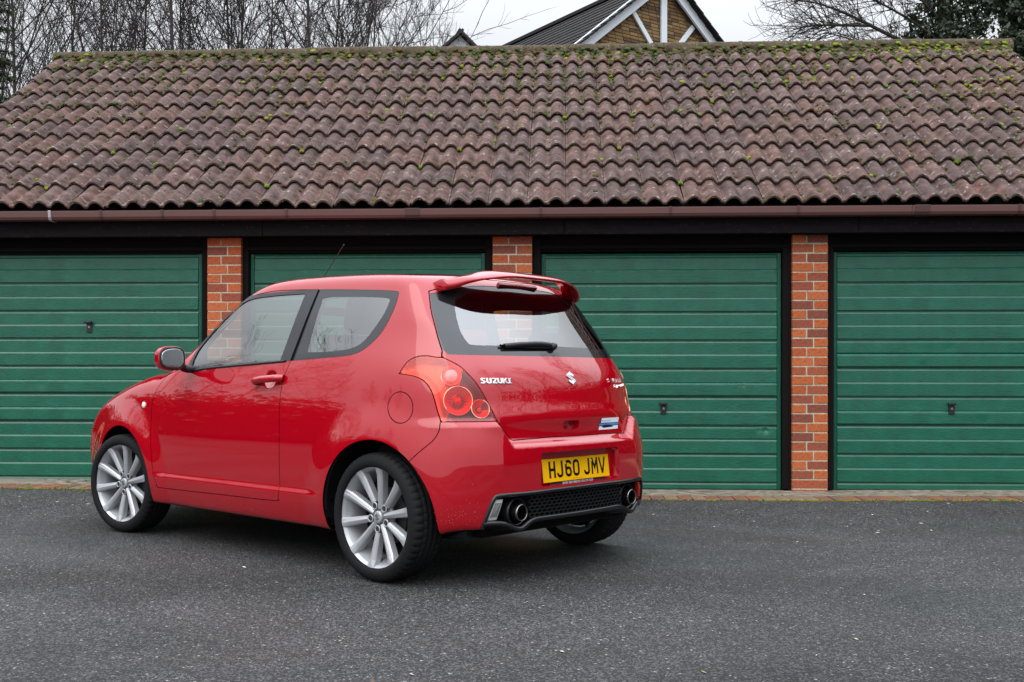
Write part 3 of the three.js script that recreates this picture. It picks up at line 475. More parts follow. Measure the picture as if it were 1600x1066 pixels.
// signed distance (inside < 0) of a closed polygon given as [[x,y],...]
function sdPoly(pts) {
  const n = pts.length; let x0 = 1e9, x1 = -1e9, y0 = 1e9, y1 = -1e9;
  for (const [x, y] of pts) { x0 = Math.min(x0, x); x1 = Math.max(x1, x); y0 = Math.min(y0, y); y1 = Math.max(y1, y); }
  return (x, y) => {
    const bx = Math.max(x0 - x, x - x1, 0), by = Math.max(y0 - y, y - y1, 0), bd = Math.hypot(bx, by); if (bd > 0.05) return bd;
    let d = 1e9, ins = false;
    for (let i = 0, j = n - 1; i < n; j = i++) {
      const [ax, ay] = pts[i], [cx, cy] = pts[j], ex = cx - ax, ey = cy - ay, wx = x - ax, wy = y - ay, t = clamp((wx * ex + wy * ey) / (ex * ex + ey * ey + 1e-12));
      d = Math.min(d, (wx - ex * t) ** 2 + (wy - ey * t) ** 2);
      if ((ay > y) !== (cy > y) && x < (cx - ax) * (y - ay) / (cy - ay) + ax) ins = !ins;
    }
    return (ins ? -1 : 1) * Math.sqrt(d);
  };
}
// smooth closed outline through points; a point [x, y, 1] is a corner
function outline(pts, per = 8) {
  const n = pts.length, out = [], g = (i) => pts[(i + n) % n];
  for (let i = 0; i < n; i++) {
    const p1 = g(i), p2 = g(i + 1), p0 = p1[2] ? [2 * p1[0] - p2[0], 2 * p1[1] - p2[1]] : g(i - 1), p3 = p2[2] ? [2 * p2[0] - p1[0], 2 * p2[1] - p1[1]] : g(i + 2);
    for (let s = 0; s < per; s++) { const t = s / per, a = (k) => 0.5 * (2 * p1[k] + (p2[k] - p0[k]) * t + (2 * p0[k] - 5 * p1[k] + 4 * p2[k] - p3[k]) * t * t + (3 * p1[k] - p0[k] - 3 * p2[k] + p3[k]) * t * t * t); out.push([a(0), a(1)]); }
  }
  return out;
}
const pxSide = (L) => L.map(([u, v, c]) => { const h = hit(u, v); return [h.a, h.y, c]; });
const pxRear = (L) => L.map(([u, v, c]) => { const h = hit(u, v); return [h.b, h.y, c]; });
// ---------------------------------------------------------------- materials of the car
const M = {};
{
  M.paint = M.paintPlain = phys({ color: lin(0.385, 0.0005, 0.0085), roughness: 0.05, metalness: 0, ior: 1.5, specularIntensity: 0.6, clearcoat: 1, clearcoatRoughness: 0.012 });
  M.glass = phys({ color: lin(0.72, 0.80, 0.77), transmission: 1, thickness: 0, roughness: 0, ior: 2.7 });
  M.blackGlass = phys({ color: lin(0.012, 0.013, 0.015), roughness: 0.06, ior: 1.6 });
  M.blackTrim = std({ color: lin(0.016, 0.017, 0.02), roughness: 0.38 });
  M.blackPlastic = std({ color: lin(0.012, 0.012, 0.014), roughness: 0.45 });
  M.glossBlack = phys({ color: lin(0.01, 0.01, 0.012), roughness: 0.22 });
  M.gap = std({ color: lin(0.006, 0.004, 0.005), roughness: 0.9 });
  M.interior = std({ color: lin(0.022, 0.022, 0.025), roughness: 0.85 });
  M.seat = std({ color: lin(0.03, 0.03, 0.034), roughness: 0.95 });
  M.seatRed = std({ color: lin(0.30, 0.02, 0.02), roughness: 0.95 });
  M.alloy = std({ color: lin(0.46, 0.47, 0.49), roughness: 0.36, metalness: 0.4 });
  M.alloyDark = std({ color: lin(0.20, 0.20, 0.21), roughness: 0.5, metalness: 0.6 });
  M.steelDark = std({ color: lin(0.05, 0.05, 0.05), roughness: 0.6, metalness: 0.4 });
  M.chrome = std({ color: lin(0.86, 0.87, 0.88), roughness: 0.10, metalness: 1 });
  const tn = dataTex(256, 256, (u, v, i, j) => { const g = 0.5 + 0.35 * fbm(i * 0.06, j * 0.06, 3, 4) + 0.12 * (rnd() - 0.5); return [g, g, g]; }, false);
  M.tyre = std({ color: lin(0.010, 0.010, 0.011), roughness: 0.78, bumpMap: tn, bumpScale: 0.0006 });
  M.lensRed = phys({ color: lin(1, 0.28, 0.20), transmission: 1, thickness: 0, roughness: 0.0, ior: 1.6 });
  M.lensClear = phys({ color: lin(0.98, 0.90, 0.86), transmission: 1, thickness: 0, roughness: 0.05, ior: 1.5 });
  M.reflector = std({ color: lin(0.95, 0.92, 0.88), roughness: 0.16, metalness: 1 });
  M.redBowl = phys({ color: lin(0.85, 0.035, 0.015), roughness: 0.22, metalness: 0.35 });
  M.orangeTrim = std({ color: lin(0.95, 0.50, 0.30), roughness: 0.32, metalness: 0.6 });
}
// ---------------------------------------------------------------- body panels cut from the surface
const car = group('hatchback_car', scene, [CAR.x, 0, CAR.z], Math.PI - CAR.th);
tag(car, 'red three-door hatchback with silver ten-spoke wheels parked before green garage doors', 'car');
const GAP = 0.0021;
const mirrorB = (half) => [...half, ...half.slice(1, -1).reverse().map(([b, y]) => [-b, y])];
function outlineOpen(pts, per = 6) {                    // smooth open line, corners kept where marked
  const out = [];
  for (let i = 0; i < pts.length - 1; i++) {
    const p1 = pts[i], p2 = pts[i + 1], p0 = (p1[2] || i === 0) ? [2 * p1[0] - p2[0], 2 * p1[1] - p2[1]] : pts[i - 1], p3 = (p2[2] || i === pts.length - 2) ? [2 * p2[0] - p1[0], 2 * p2[1] - p1[1]] : pts[i + 2];
    for (let s = 0; s < per; s++) { const t = s / per, f = (k) => 0.5 * (2 * p1[k] + (p2[k] - p0[k]) * t + (2 * p0[k] - 5 * p1[k] + 4 * p2[k] - p3[k]) * t * t + (3 * p1[k] - p0[k] - 3 * p2[k] + p3[k]) * t * t * t); out.push([f(0), f(1)]); }
  }
  out.push(pts[pts.length - 1].slice(0, 2)); return out;
}
const dS = (poly) => { const d = sdPoly(poly); return (a, y, b) => d(a, y); };
const dR = (poly) => { const d = sdPoly(poly); return (a, y, b) => (a > 0.3 ? 1 : d(b, y)); };
const dT = (poly, ymin) => { const d = sdPoly(poly); return (a, y, b) => Math.max(d(a, b), (ymin - y)); };
const O = {};
O.dlo = outline(pxSide([[293, 580, 1], [370, 571], [452.7, 564.3], [505, 559.5], [545.5, 555.2], [569, 545.7], [595, 521], [614, 487], [622.5, 460], [617, 454.6], [560, 452.6], [500, 452.4], [440, 456], [400, 461], [379, 467], [350, 494], [325, 522], [305, 551]]));
O.doorGlass = outline(pxSide([[300, 575.5, 1], [376.7, 568], [438, 563, 1], [477.5, 459, 1], [424, 463], [384, 471.5], [352, 499], [319, 536], [303, 562]]));
O.quarter = outline(pxSide([[459.6, 563.4, 1], [500.3, 453.6, 1], [560, 453.4], [616, 455.4], [621.6, 461], [613, 487], [594.4, 520.5], [568.5, 545], [545.3, 554.4], [505, 558.7]]));
O.quarterClear = outline(pxSide([[480.5, 551, 1], [488, 522], [501, 479], [510, 466], [560, 464.5], [604, 466.4], [607.5, 474], [592.8, 501.8], [562.4, 538], [525, 548.5]]));
O.pillarLine = outline(pxSide([[453.2, 564, 1], [497.5, 452.6, 1], [500, 453.2, 1], [458.4, 564, 1]]));
O.door = outline(pxSide([[253.4, 596.4], [244, 611], [238, 626.8], [235.8, 664], [236.5, 718], [239.6, 740], [244.5, 756.5], [253, 762.6], [340, 772.5], [427, 782.2], [434, 778], [437.3, 759.5], [436, 697], [436.2, 670], [437.6, 622], [442.5, 593], [453, 566, 1], [497.8, 452.6, 1], [430, 455], [378, 466, 1], [328, 517], [293, 572, 1], [263, 586, 1]]), 6);
O.rearGlass = (() => { const L = pxRear([[712, 554.4], [698, 551], [690, 543], [684, 521], [676, 490], [671.5, 459, 1]]); return mirrorB(outlineOpen([[0, L[0][1] - 0.002], [0.3, L[0][1] - 0.002], ...L, [0.3, 1.408], [0, 1.412]])); })();
O.rearClear = (() => { const L = pxRear([[742, 539], [729.5, 533], [718.5, 514], [711.5, 485], [711, 467, 1]]); return mirrorB(outlineOpen([[0, L[0][1] + 0.004], [0.3, L[0][1] + 0.002], ...L, [0.3, 1.385], [0, 1.387]])); })();
O.tailgate = (() => { const L = pxRear([[800.4, 688.5, 1], [777.6, 659], [768.4, 641], [757.9, 621.4], [743.4, 597.8], [731.6, 584.6], [719.8, 573.5], [704, 564.3], [690, 558.4, 1], [690.8, 548, 1], [682.5, 521], [674.5, 490], [669.8, 455, 1]]); return mirrorB(outlineOpen([[0, 0.672], [0.22, 0.672], ...L, [0.3, 1.440], [0, 1.446]])); })();
const LAMP_Y = hit(735, 659).y;
O.lampSide = outline([...pxSide([[623.3, 584, 1], [637, 565], [652.8, 557.2], [668.6, 556.2], [687, 558.6]]), [-0.45, 1.045], [-0.9, 1.0, 1], [-0.9, LAMP_Y, 1], ...pxSide([[688.3, 659.2, 1], [683, 641], [676.5, 617.5], [668.6, 602], [658, 592.5], [643.6, 587]])]);
O.fuel = outline(Array.from({ length: 16 }, (_, i) => { const t = i / 16 * Math.PI * 2, h = hit(625.5 + 19.6 * Math.cos(t), 637 + 24.6 * Math.sin(t)); return [h.a, h.y]; }), 4);
O.bumper = outline([...pxSide([[688.3, 659.4, 1], [686, 673], [677, 688], [663, 700], [637.8, 722.8, 1]]), [-0.05, 0.42, 1], [-0.05, 0.05, 1], [-1, 0.05, 1], [-1, LAMP_Y, 1]]);
const circle = (cx, cy, r) => (a, y) => Math.hypot(a - cx, y - cy) - r;
const archR = circle(0.0, 0.305, 0.362), archF = circle(2.362, 0.302, 0.358);
const D = {
  dlo: ((f) => (a, y, b) => (Math.abs(b) < 0.4 ? 1 : f(a, y)))(dS(O.dlo)), doorGlass: dS(O.doorGlass), quarter: dS(O.quarter), quarterClear: dS(O.quarterClear), door: ((f) => (a, y, b) => (Math.abs(b) < 0.4 ? 1 : f(a, y)))(dS(O.door)),
  rearGlass: dR(O.rearGlass), rearClear: dR(O.rearClear), tailgate: dR(O.tailgate), fuel: ((f) => (a, y, b) => (b < 0 ? 1 : f(a, y)))(dS(O.fuel)),
};
D.lamp = ((f, t) => (a, y, b) => (a > 0.3 ? 1 : Math.max(f(a, y), -t(a, y, b))))(dS(O.lampSide), D.tailgate);
D.bumper = ((f, t) => (a, y, b) => (a > 0.3 ? 1 : Math.max(f(a, y), -t(a, y, b))))(dS(O.bumper), D.tailgate);
D.screen = dT(mirrorTop([[1.985, 0], [1.97, 0.25], [1.90, 0.50], [1.83, 0.615], [1.55, 0.590], [1.31, 0.545], [1.27, 0.35], [1.25, 0]]), 0.95);
D.hood = dT(mirrorTop([[2.985, 0], [2.93, 0.40], [2.86, 0.60], [2.6, 0.665], [2.3, 0.70], [2.02, 0.715], [1.93, 0.69], [1.99, 0.5], [2.02, 0.25], [2.03, 0]]), 0.5);
D.frontBumper = ((f) => (a, y) => f(a, y))(dS([[2.66, 0.50], [2.80, 0.62], [3.4, 0.64], [3.4, 0.05], [2.4, 0.05], [2.4, 0.35]]));
D.head = ((f) => (a, y, b) => (Math.abs(b) < 0.38 ? 1 : f(a, y)))(dS(outline([[2.80, 0.745], [2.88, 0.73], [2.96, 0.69], [3.06, 0.635, 1], [2.94, 0.635], [2.86, 0.67]])));
function mirrorTop(half) { return outline([...half, ...half.slice(1, -1).reverse().map(([a, b]) => [a, -b])]); }

let body = carSkin(0.0100);
const seams = [];                                        // strips of dark channel behind the shut lines
function panel(from, d) {                               // cut one panel out with a shut line round it -> [panel, rest]
  const [inside, rest0] = split(from, d, -GAP); const [strip, rest] = split(rest0, d, GAP);
  const wide = split(split(from, d, GAP + 0.006)[0], d, -GAP - 0.006)[1]; seams.push(wide);
  return [inside, rest];
}
const sideOf = (m, s) => split(m, (a, y, b) => -s * b, 0)[0];
body = split(body, archR, 0)[1]; body = split(body, archF, 0)[1];
let floorSkin; [floorSkin, body] = split(body, (a, y) => y - (0.205 + 0.06 * (1 - sstep(-0.45, -0.2, a)) + 0.02 * sstep(2.3, 3, a) + 0.006), 0);
let glazing, doors, tail, lamps, bumper, flap, screen, hood, frontB, heads, rearPane;
[screen, body] = split(body, D.screen, 0);
[glazing, body] = split(body, D.dlo, 0);
[doors, body] = panel(body, D.door);
[tail, body] = panel(body, D.tailgate);
[rearPane, tail] = split(tail, D.rearGlass, 0);
[lamps, body] = panel(body, D.lamp);
[bumper, body] = panel(body, D.bumper);
[flap, body] = panel(body, D.fuel);
[hood, body] = panel(body, D.hood);
[heads, body] = panel(body, D.head);
[frontB, body] = panel(body, D.frontBumper);
let doorPane, trim, quarterP, quarterPane;
[doorPane, trim] = split(glazing, D.doorGlass, 0);
[quarterP, trim] = split(trim, D.quarter, 0);
[quarterPane, quarterP] = split(quarterP, D.quarterClear, 0);
let pillarGap; [pillarGap, trim] = split(trim, dS(O.pillarLine), 0);
let rearClear, rearFrit; [rearClear, rearFrit] = split(rearPane, D.rearClear, 0);
// rear openings: number plate recess, handle pocket, diffuser
function rearA(b, y) { let lo = -0.8, hi = 0.2; for (let i = 0; i < 40; i++) { const m = (lo + hi) / 2; if (carF(m, y, b) > 0) lo = m; else hi = m; } return hi; }
function rectOutline(b0, b1, y0, y1, r, tb = 0) { const p = []; for (const [cx, cy, s] of [[b1 - r, y1 - r, 0], [b0 + r, y1 - r, 1], [b0 + r, y0 + r, 2], [b1 - r, y0 + r, 3]]) for (let k = 0; k <= 5; k++) { const t = (s + k / 5) * Math.PI / 2; p.push([cx + r * Math.cos(t) + (cy + r * Math.sin(t) - y0) * tb * Math.sign(cx), cy + r * Math.sin(t)]); } return p; }
function pocket(poly, depth, inset, flatBack) {         // walls and back of a recess; poly in (b, y)
  const n = poly.length, P = [], I = []; let cb = 0, cy = 0; for (const [b, y] of poly) { cb += b / n; cy += y / n; }
  const deepest = Math.max(...poly.map(([b, y]) => rearA(b, y)));
  const ring = (k) => poly.map(([b, y]) => { const bb = lerp(b, cb, inset * k), yy = lerp(y, cy, inset * k); return [lerp(rearA(b, y), (flatBack ?? rearA(bb, yy)) + depth, k), yy, -bb]; });
  for (const k of [0, 0.12, 0.6, 1]) for (const p of ring(k)) P.push(...p);
  for (let r = 0; r < 3; r++) for (let i = 0; i < n; i++) { const j = (i + 1) % n, o = r * n; I.push(o + i, o + j, o + n + i, o + j, o + n + j, o + n + i); }
  const tri = THREE.ShapeUtils.triangulateShape(poly.map(([b, y]) => new THREE.Vector2(b, y)), []); for (const t of tri) I.push(...t.map((i) => i + 3 * n));
  let g = new THREE.BufferGeometry(); g.setAttribute('position', new THREE.Float32BufferAttribute(P, 3)); g.setIndex(I); g = g.toNonIndexed(); g.computeVertexNormals();
  const q = g.attributes.position, uv = new Float32Array(q.count * 2); for (let i = 0; i < q.count; i++) { uv[2 * i] = q.getX(i) - q.getZ(i) * 0.7; uv[2 * i + 1] = q.getY(i); } g.setAttribute('uv', new THREE.BufferAttribute(uv, 2));
  return g;
}
const hRecTL = hit(844, 711), hRecBR = hit(966, 752);
O.plate = rectOutline(-0.305, 0.305, 0.447, 0.605, 0.014);
O.grab = rectOutline(-0.012, 0.108, 0.706, 0.748, 0.014);
O.diffuser = (() => { const L = pxRear([[829, 769.5], [783, 773.6], [774, 777], [768, 788], [761, 806], [756, 820, 1]]); const yb = 0.20; return mirrorB(outlineOpen([[0, L[0][1] + 0.004], [0.2, L[0][1] + 0.003], ...L, [L[5][0] - 0.005, yb, 1], [0, yb]])); })();
const dPlate = dR(O.plate), dGrab = dR(O.grab), dDiff = dR(O.diffuser);
bumper = split(bumper, dPlate, 0)[1]; bumper = split(bumper, dDiff, 0)[1]; tail = split(tail, dGrab, 0)[1];
floorSkin = split(floorSkin, dDiff, 0)[1];

mesh('body_shell', skinGeo(body), M.paint, car);
const tailgate = mesh('tailgate', skinGeo(tail), M.paint, car);
const rearBumper = mesh('rear_bumper', skinGeo(bumper), M.paint, car);
mesh('front_bumper', skinGeo(frontB), M.paint, car);
mesh('bonnet', skinGeo(hood), M.paint, car);
mesh('fuel_flap', skinGeo(flap), M.paint, car);
mesh('windscreen', skinGeo(screen), M.glass, car);
const rearWindow = mesh('rear_window', skinGeo(rearClear, -0.002), M.glass, car);
mesh('window_border', skinGeo(rearFrit, -0.002), M.blackGlass, rearWindow);
const doorMesh = {};
for (const [s, n] of [[1, 'left'], [-1, 'right']]) {
  const d = doorMesh[n] = mesh('door', skinGeo(sideOf(doors, s)), M.paint, car);
  mesh('door_window', skinGeo(sideOf(doorPane, s), -0.004), M.glass, d);
  mesh('window_frame', skinGeo(sideOf(trim, s), 0.001), M.blackTrim, d);
  const q = mesh('quarter_window', skinGeo(sideOf(quarterPane, s), 0.0005), M.glass, car);
  mesh('window_border', skinGeo(sideOf(quarterP, s), 0.0005), M.blackGlass, q);
  mesh('headlight', skinGeo(sideOf(heads, s)), M.lensClear, car);
  mesh('headlight_bowl', skinGeo(sideOf(heads, s), -0.03), M.reflector, car);
}
mesh('shut_line_channel', merge([...seams.map((m) => skinGeo(m, -0.006)), skinGeo(pillarGap, -0.006)]), M.gap, car);
mesh('underbody', merge([skinGeo(floorSkin), box(3.1, 0.03, 1.15, 1.3, 0.215, 0), box(0.5, 0.16, 1.1, -0.18, 0.30, 0)]), M.gap, car);
{ // cabin lining just inside the skin
  const upper = (m) => split(m, (a, y) => 0.3 - y, 0)[0];
  const sidesOnly = (m) => split(m, (a, y) => a - 1.95, 0)[0];
  mesh('cabin_lining', merge([body, doors, tail, trim, quarterP, rearFrit].map((m) => skinGeo(sidesOnly(upper(m)), -0.022))), M.interior, car);
}

{ // splashes of dried road dirt round the wheels: small flat specks lying on the panels
  const P = [], N = [], I = [], src = [body, doors, bumper], at = [[0.42, 0.27, 0.12, 0.12, 1], [-0.42, 0.33, 0.07, 0.06, 0.22], [1.98, 0.30, 0.07, 0.12, 0.5], [1.1, 0.25, 0.5, 0.05, 0.35]];
  let n = 0; const u = new THREE.Vector3(), v = new THREE.Vector3(), q = new THREE.Vector3();
  for (let t = 0; t < 900000 && n < 620; t++) { const m = src[Math.floor(rnd() * 3)], k = Math.floor(rnd() * m.P.length / 3) * 3, a = m.P[k], y = m.P[k + 1]; let p = 0.002; for (const [ca, cy, ra, ry, w] of at) p += w * Math.exp(-(((a - ca) / ra) ** 2) - (((y - cy) / ry) ** 2)); if (y > 0.95 || rnd() > p * clamp(0.5 + 1.6 * fbm(a * 9, y * 9, 2, 3))) continue;
    q.set(m.N[k], m.N[k + 1], -m.N[k + 2]); u.set(q.z, 0.05, -q.x).normalize(); v.copy(q).cross(u); const ju = rr(-0.006, 0.006), jv = rr(-0.006, 0.006), s = rr(0.0008, 0.0020), x0 = a + q.x * 0.0006 + u.x * ju + v.x * jv, y0 = y + q.y * 0.0006 + u.y * ju + v.y * jv, z0 = -m.P[k + 2] + q.z * 0.0006 + u.z * ju + v.z * jv, b0 = P.length / 3;
    for (let c = 0; c < 5; c++) { const an = c / 5 * Math.PI * 2, r = s * rr(0.6, 1.2); P.push(x0 + (u.x * Math.cos(an) + v.x * Math.sin(an)) * r, y0 + (u.y * Math.cos(an) + v.y * Math.sin(an)) * r, z0 + (u.z * Math.cos(an) + v.z * Math.sin(an)) * r); N.push(q.x, q.y, q.z); } I.push(b0, b0 + 1, b0 + 2, b0, b0 + 2, b0 + 3, b0, b0 + 3, b0 + 4); n++; }
  const g = new THREE.BufferGeometry(); g.setAttribute('position', new THREE.Float32BufferAttribute(P, 3)); g.setAttribute('normal', new THREE.Float32BufferAttribute(N, 3)); g.setIndex(I); const m = mesh('road_dirt', g, std({ color: lin(0.24, 0.17, 0.14), roughness: 1 }), car); m.userData.kind = 'stuff';
}
// ---------------------------------------------------------------- wheel arches inside
for (const [a0, s] of [[0, 1], [2.362, 1], [0, -1], [2.362, -1]]) {
  const g = new THREE.CylinderGeometry(0.385, 0.385, 0.42, 64, 12, true); g.rotateX(Math.PI / 2); g.translate(a0, 0.305, -s * 0.60);
  const back = new THREE.CircleGeometry(0.385, 40); back.translate(a0, 0.305, -s * 0.40);
  const parts = [g.toNonIndexed(), back.toNonIndexed()].map((q) => { // keep what lies inside the body
    const p = q.attributes.position, keepI = []; for (let i = 0; i < p.count; i += 3) { let ok = true; for (let k = i; k < i + 3; k++) if (carF(p.getX(k), p.getY(k), p.getZ(k)) > -0.006) ok = false; if (ok) keepI.push(i, i + 1, i + 2); }
    const r = new THREE.BufferGeometry(); for (const k of ['position', 'normal', 'uv']) { const at = q.attributes[k], n = at.itemSize, d = []; for (const i of keepI) for (let c = 0; c < n; c++) d.push(at.array[i * n + c]); r.setAttribute(k, new THREE.Float32BufferAttribute(d, n)); } return r; });
  const liner = mesh('wheel_arch_liner', merge(parts), M.blackPlastic, car);
  if (a0 === 0) for (const y of [0.36, 0.255]) { const c = new THREE.CylinderGeometry(0.009, 0.010, 0.006, 12); c.rotateX(Math.PI / 2); c.rotateY(Math.PI / 2); c.translate(0.377, y, -s * 0.77); mesh('liner_clip', c, M.glossBlack, liner); }
}
// ---------------------------------------------------------------- wheels (axle along z, outer face towards -z)
function makeWheel() {
  const w = new THREE.Group(); w.name = 'wheel';
  { // tyre: profile swept round, with grooves and shoulder blocks
    const prof = [[0.2335, 0.060], [0.2355, 0.088], [0.2420, 0.0945], [0.252, 0.0985], [0.265, 0.0990], [0.277, 0.0955], [0.286, 0.0905], [0.2925, 0.0855], [0.2965, 0.080]];
    const tread = [[0.2990, 0.0745], [0.3005, 0.067], [0.3010, 0.060], [0.3018, 0.0505], [0.2958, 0.0495], [0.2958, 0.0425], [0.3022, 0.0415], [0.3026, 0.030], [0.3028, 0.0215], [0.2965, 0.0205], [0.2965, 0.0125], [0.3028, 0.0115], [0.3030, 0.0]];
    const half = [...prof, ...tread], full = [...half, ...half.slice(0, -1).reverse().map(([r, z]) => [r, -z])];
    const N = 312, P = [], UV = [], I = [], m = full.length;
    for (let i = 0; i <= N; i++) { const t = i / N * Math.PI * 2;
      full.forEach(([r, z], k) => {
        const az = Math.abs(z), ph = (i % 6); let R = r;
        if (az > 0.05 && az < 0.084 && r > 0.292) R -= (ph === 0 || ph === 1) ? 0.0050 : 0;
        if (az > 0.084 && az < 0.092 && r > 0.28) R -= (ph === 0 || ph === 1) ? 0.0022 : 0;
        if (az > 0.022 && az < 0.042 && r > 0.30) R -= ((i + (z > 0 ? 3 : 0)) % 6 === 2) ? 0.004 : 0;
        P.push(R * Math.cos(t), R * Math.sin(t), -z); UV.push(i / N * 12, k / m * 2); }); }
    for (let i = 0; i < N; i++) for (let k = 0; k < m - 1; k++) { const p = i * m + k; I.push(p, p + m, p + 1, p + 1, p + m, p + m + 1); }
    const g = new THREE.BufferGeometry(); g.setAttribute('position', new THREE.Float32BufferAttribute(P, 3)); g.setAttribute('uv', new THREE.Float32BufferAttribute(UV, 2)); g.setIndex(I); g.computeVertexNormals();
    mesh('tyre', g, M.tyre, w);
  }
  { // rim: flange, well and inner barrel
    const pr = [[0.216, 0.070], [0.2275, 0.084], [0.2335, 0.0905], [0.2350, 0.0880], [0.2330, 0.082], [0.222, 0.076], [0.2145, 0.066], [0.208, 0.04], [0.196, 0.01], [0.196, -0.05], [0.215, -0.085], [0.2335, -0.0905]].map(([r, z]) => [r * 1.04, z]);
    const g = new THREE.LatheGeometry(pr.map(([r, z]) => new THREE.Vector2(r, z)), 72); g.rotateX(-Math.PI / 2); mesh('rim', g, M.alloy, w);
  }
  const phase = 97 * Math.PI / 180;
  for (let k = 0; k < 10; k++) {
    const withNut = k % 2 === 1;
    const st = withNut ? [[0.074, 0.030, 0.060], [0.10, 0.0325, 0.064], [0.15, 0.037, 0.070], [0.20, 0.0425, 0.077], [0.2375, 0.046, 0.0865]] : [[0.040, 0.029, 0.058], [0.07, 0.030, 0.061], [0.10, 0.0325, 0.064], [0.15, 0.037, 0.070], [0.20, 0.0425, 0.077], [0.2375, 0.046, 0.0865]];
    const P = []; const sec = st.map(([r, wd, z], i) => { const e = i === st.length - 1 ? 0.3 : 1; return [[-wd / 2, z - 0.040], [-wd / 2, z - 0.009 * e], [-wd / 2 + 0.006, z - 0.0025 * e], [0, z + 0.0020 * e], [wd / 2 - 0.006, z - 0.0025 * e], [wd / 2, z - 0.009 * e], [wd / 2, z - 0.040]].map(([x, zz]) => [r, x, -zz]); });
    for (let i = 0; i < sec.length - 1; i++) for (let j = 0; j < 6; j++) P.push(...sec[i][j], ...sec[i + 1][j], ...sec[i][j + 1], ...sec[i][j + 1], ...sec[i + 1][j], ...sec[i + 1][j + 1]);
    for (let j = 1; j < 6; j++) P.push(...sec[0][0], ...sec[0][j], ...sec[0][j + 1]);
    const g = new THREE.BufferGeometry(); g.setAttribute('position', new THREE.Float32BufferAttribute(P, 3)); g.computeVertexNormals();
    g.rotateZ(phase - k * Math.PI / 5); mesh('spoke', g, M.alloy, w);
    if (withNut) { const c = new THREE.CylinderGeometry(0.0095, 0.0095, 0.022, 6); c.rotateX(Math.PI / 2); c.translate(0.057, 0, -0.050); c.rotateZ(phase - k * Math.PI / 5); mesh('lug_nut', c, M.steelDark, w);
      const h = new THREE.TorusGeometry(0.0155, 0.0035, 8, 20); h.translate(0.057, 0, -0.056); h.rotateZ(phase - k * Math.PI / 5); mesh('nut_hole_rim', h, M.alloy, w); }
  }
  { const hub = new THREE.LatheGeometry([[0.001, 0.050], [0.041, 0.048], [0.056, 0.040], [0.075, 0.036], [0.078, 0.02]].map(([r, z]) => new THREE.Vector2(r, z)), 40); hub.rotateX(-Math.PI / 2); mesh('hub', hub, M.alloyDark, w);
    const cap = new THREE.LatheGeometry([[0.001, 0.066], [0.022, 0.0655], [0.0275, 0.063], [0.0295, 0.058], [0.03, 0.045]].map(([r, z]) => new THREE.Vector2(r, z)), 36); cap.rotateX(-Math.PI / 2); mesh('centre_cap', cap, M.alloy, w);
    const e = emblemGeo(0.032, 0.0015); e.rotateY(Math.PI); e.translate(0, 0, -0.066); mesh('emblem', e, M.alloyDark, w);
    const disc = new THREE.CylinderGeometry(0.132, 0.132, 0.02, 48); disc.rotateX(Math.PI / 2); disc.translate(0, 0, 0.012); mesh('brake_disc', disc, M.steelDark, w);
    const back = new THREE.CircleGeometry(0.196, 40); back.translate(0, 0, 0.035); mesh('back_plate', back, M.gap, w); }
  return w;
}
function emblemGeo(h, d) {                               // the angular S, facing +z
  const p = [[0.42, 0.72], [0.02, 1.0], [-0.44, 0.62], [-0.44, 0.40], [0.24, -0.12], [0.20, -0.17], [-0.10, 0.03], [-0.42, -0.20], [-0.42, -0.46], [-0.02, -0.72]];
  // two interlocking strokes of the S
  const upper = [[0.02, 0.5], [0.40, 0.24], [0.22, 0.12], [0.02, 0.25], [-0.06, 0.19], [0.42, -0.16], [0.42, -0.24], [0.30, -0.32], [-0.42, 0.18], [-0.42, 0.24]];
  const lower = upper.map(([x, y]) => [-x, -y]);
  const mk = (L) => { const s = new THREE.Shape(L.map(([x, y]) => new THREE.Vector2(x * h, y * h))); return new THREE.ExtrudeGeometry(s, { depth: d, bevelEnabled: true, bevelSize: h * 0.015, bevelThickness: h * 0.02, bevelSegments: 1 }); };
  return merge([mk(upper), mk(lower)]);
}
{
  const w0 = makeWheel();
  const spots = [[0, 1, 0], [CAR.wb, 1, 0.158], [0, -1, 0], [CAR.wb, -1, 0.158]];
  spots.forEach(([a, s, st], i) => { const w = i ? w0.clone() : w0; w.name = 'wheel'; w.position.set(a, 0.3028, -s * 0.737); w.rotation.y = st + (s < 0 ? Math.PI : 0); car.add(w); });
  const axle = new THREE.CylinderGeometry(0.035, 0.035, 1.3, 16); axle.rotateX(Math.PI / 2); axle.translate(0.05, 0.29, 0); mesh('rear_axle', axle, M.steelDark, car);
}
// ---------------------------------------------------------------- frames on the rear surface
function rearFrame(b, y, off = 0) {                      // matrix whose z points out of the body, x to the right as seen from behind
  const a = rearA(b, y), g = carGrad(a, y, b), n = new THREE.Vector3(g.x, g.y, -g.z), x = new THREE.Vector3(0, 1, 0).cross(n).normalize(), u = n.clone().cross(x);
  return new THREE.Matrix4().makeBasis(x, u, n).setPosition(a + n.x * off, y + n.y * off, -b + n.z * off);
}
const bold = await new FontLoader().loadAsync('fonts/droid/droid_sans_bold.typeface.json');
function lettering(text, b, y, size, advance, parent, name, sx = 1.25, slant = 0) {
  const list = [];
  [...text].forEach((ch, i) => { const g = new TextGeometry(ch, { font: bold, size, depth: 0.0035, curveSegments: 5, bevelEnabled: true, bevelSize: size * 0.035, bevelThickness: 0.0008, bevelSegments: 1 });
    g.computeBoundingBox(); g.translate(-(g.boundingBox.min.x + g.boundingBox.max.x) / 2, 0, 0); g.scale(sx, 1, 1); if (slant) g.applyMatrix4(new THREE.Matrix4().makeShear(0, 0, slant, 0, 0, 0));
    g.applyMatrix4(rearFrame(b - advance(i), y + (slant ? i * 0.0012 : 0), 0.0005)); list.push(g); });
  return mesh(name, merge(list), M.chrome, parent);
}
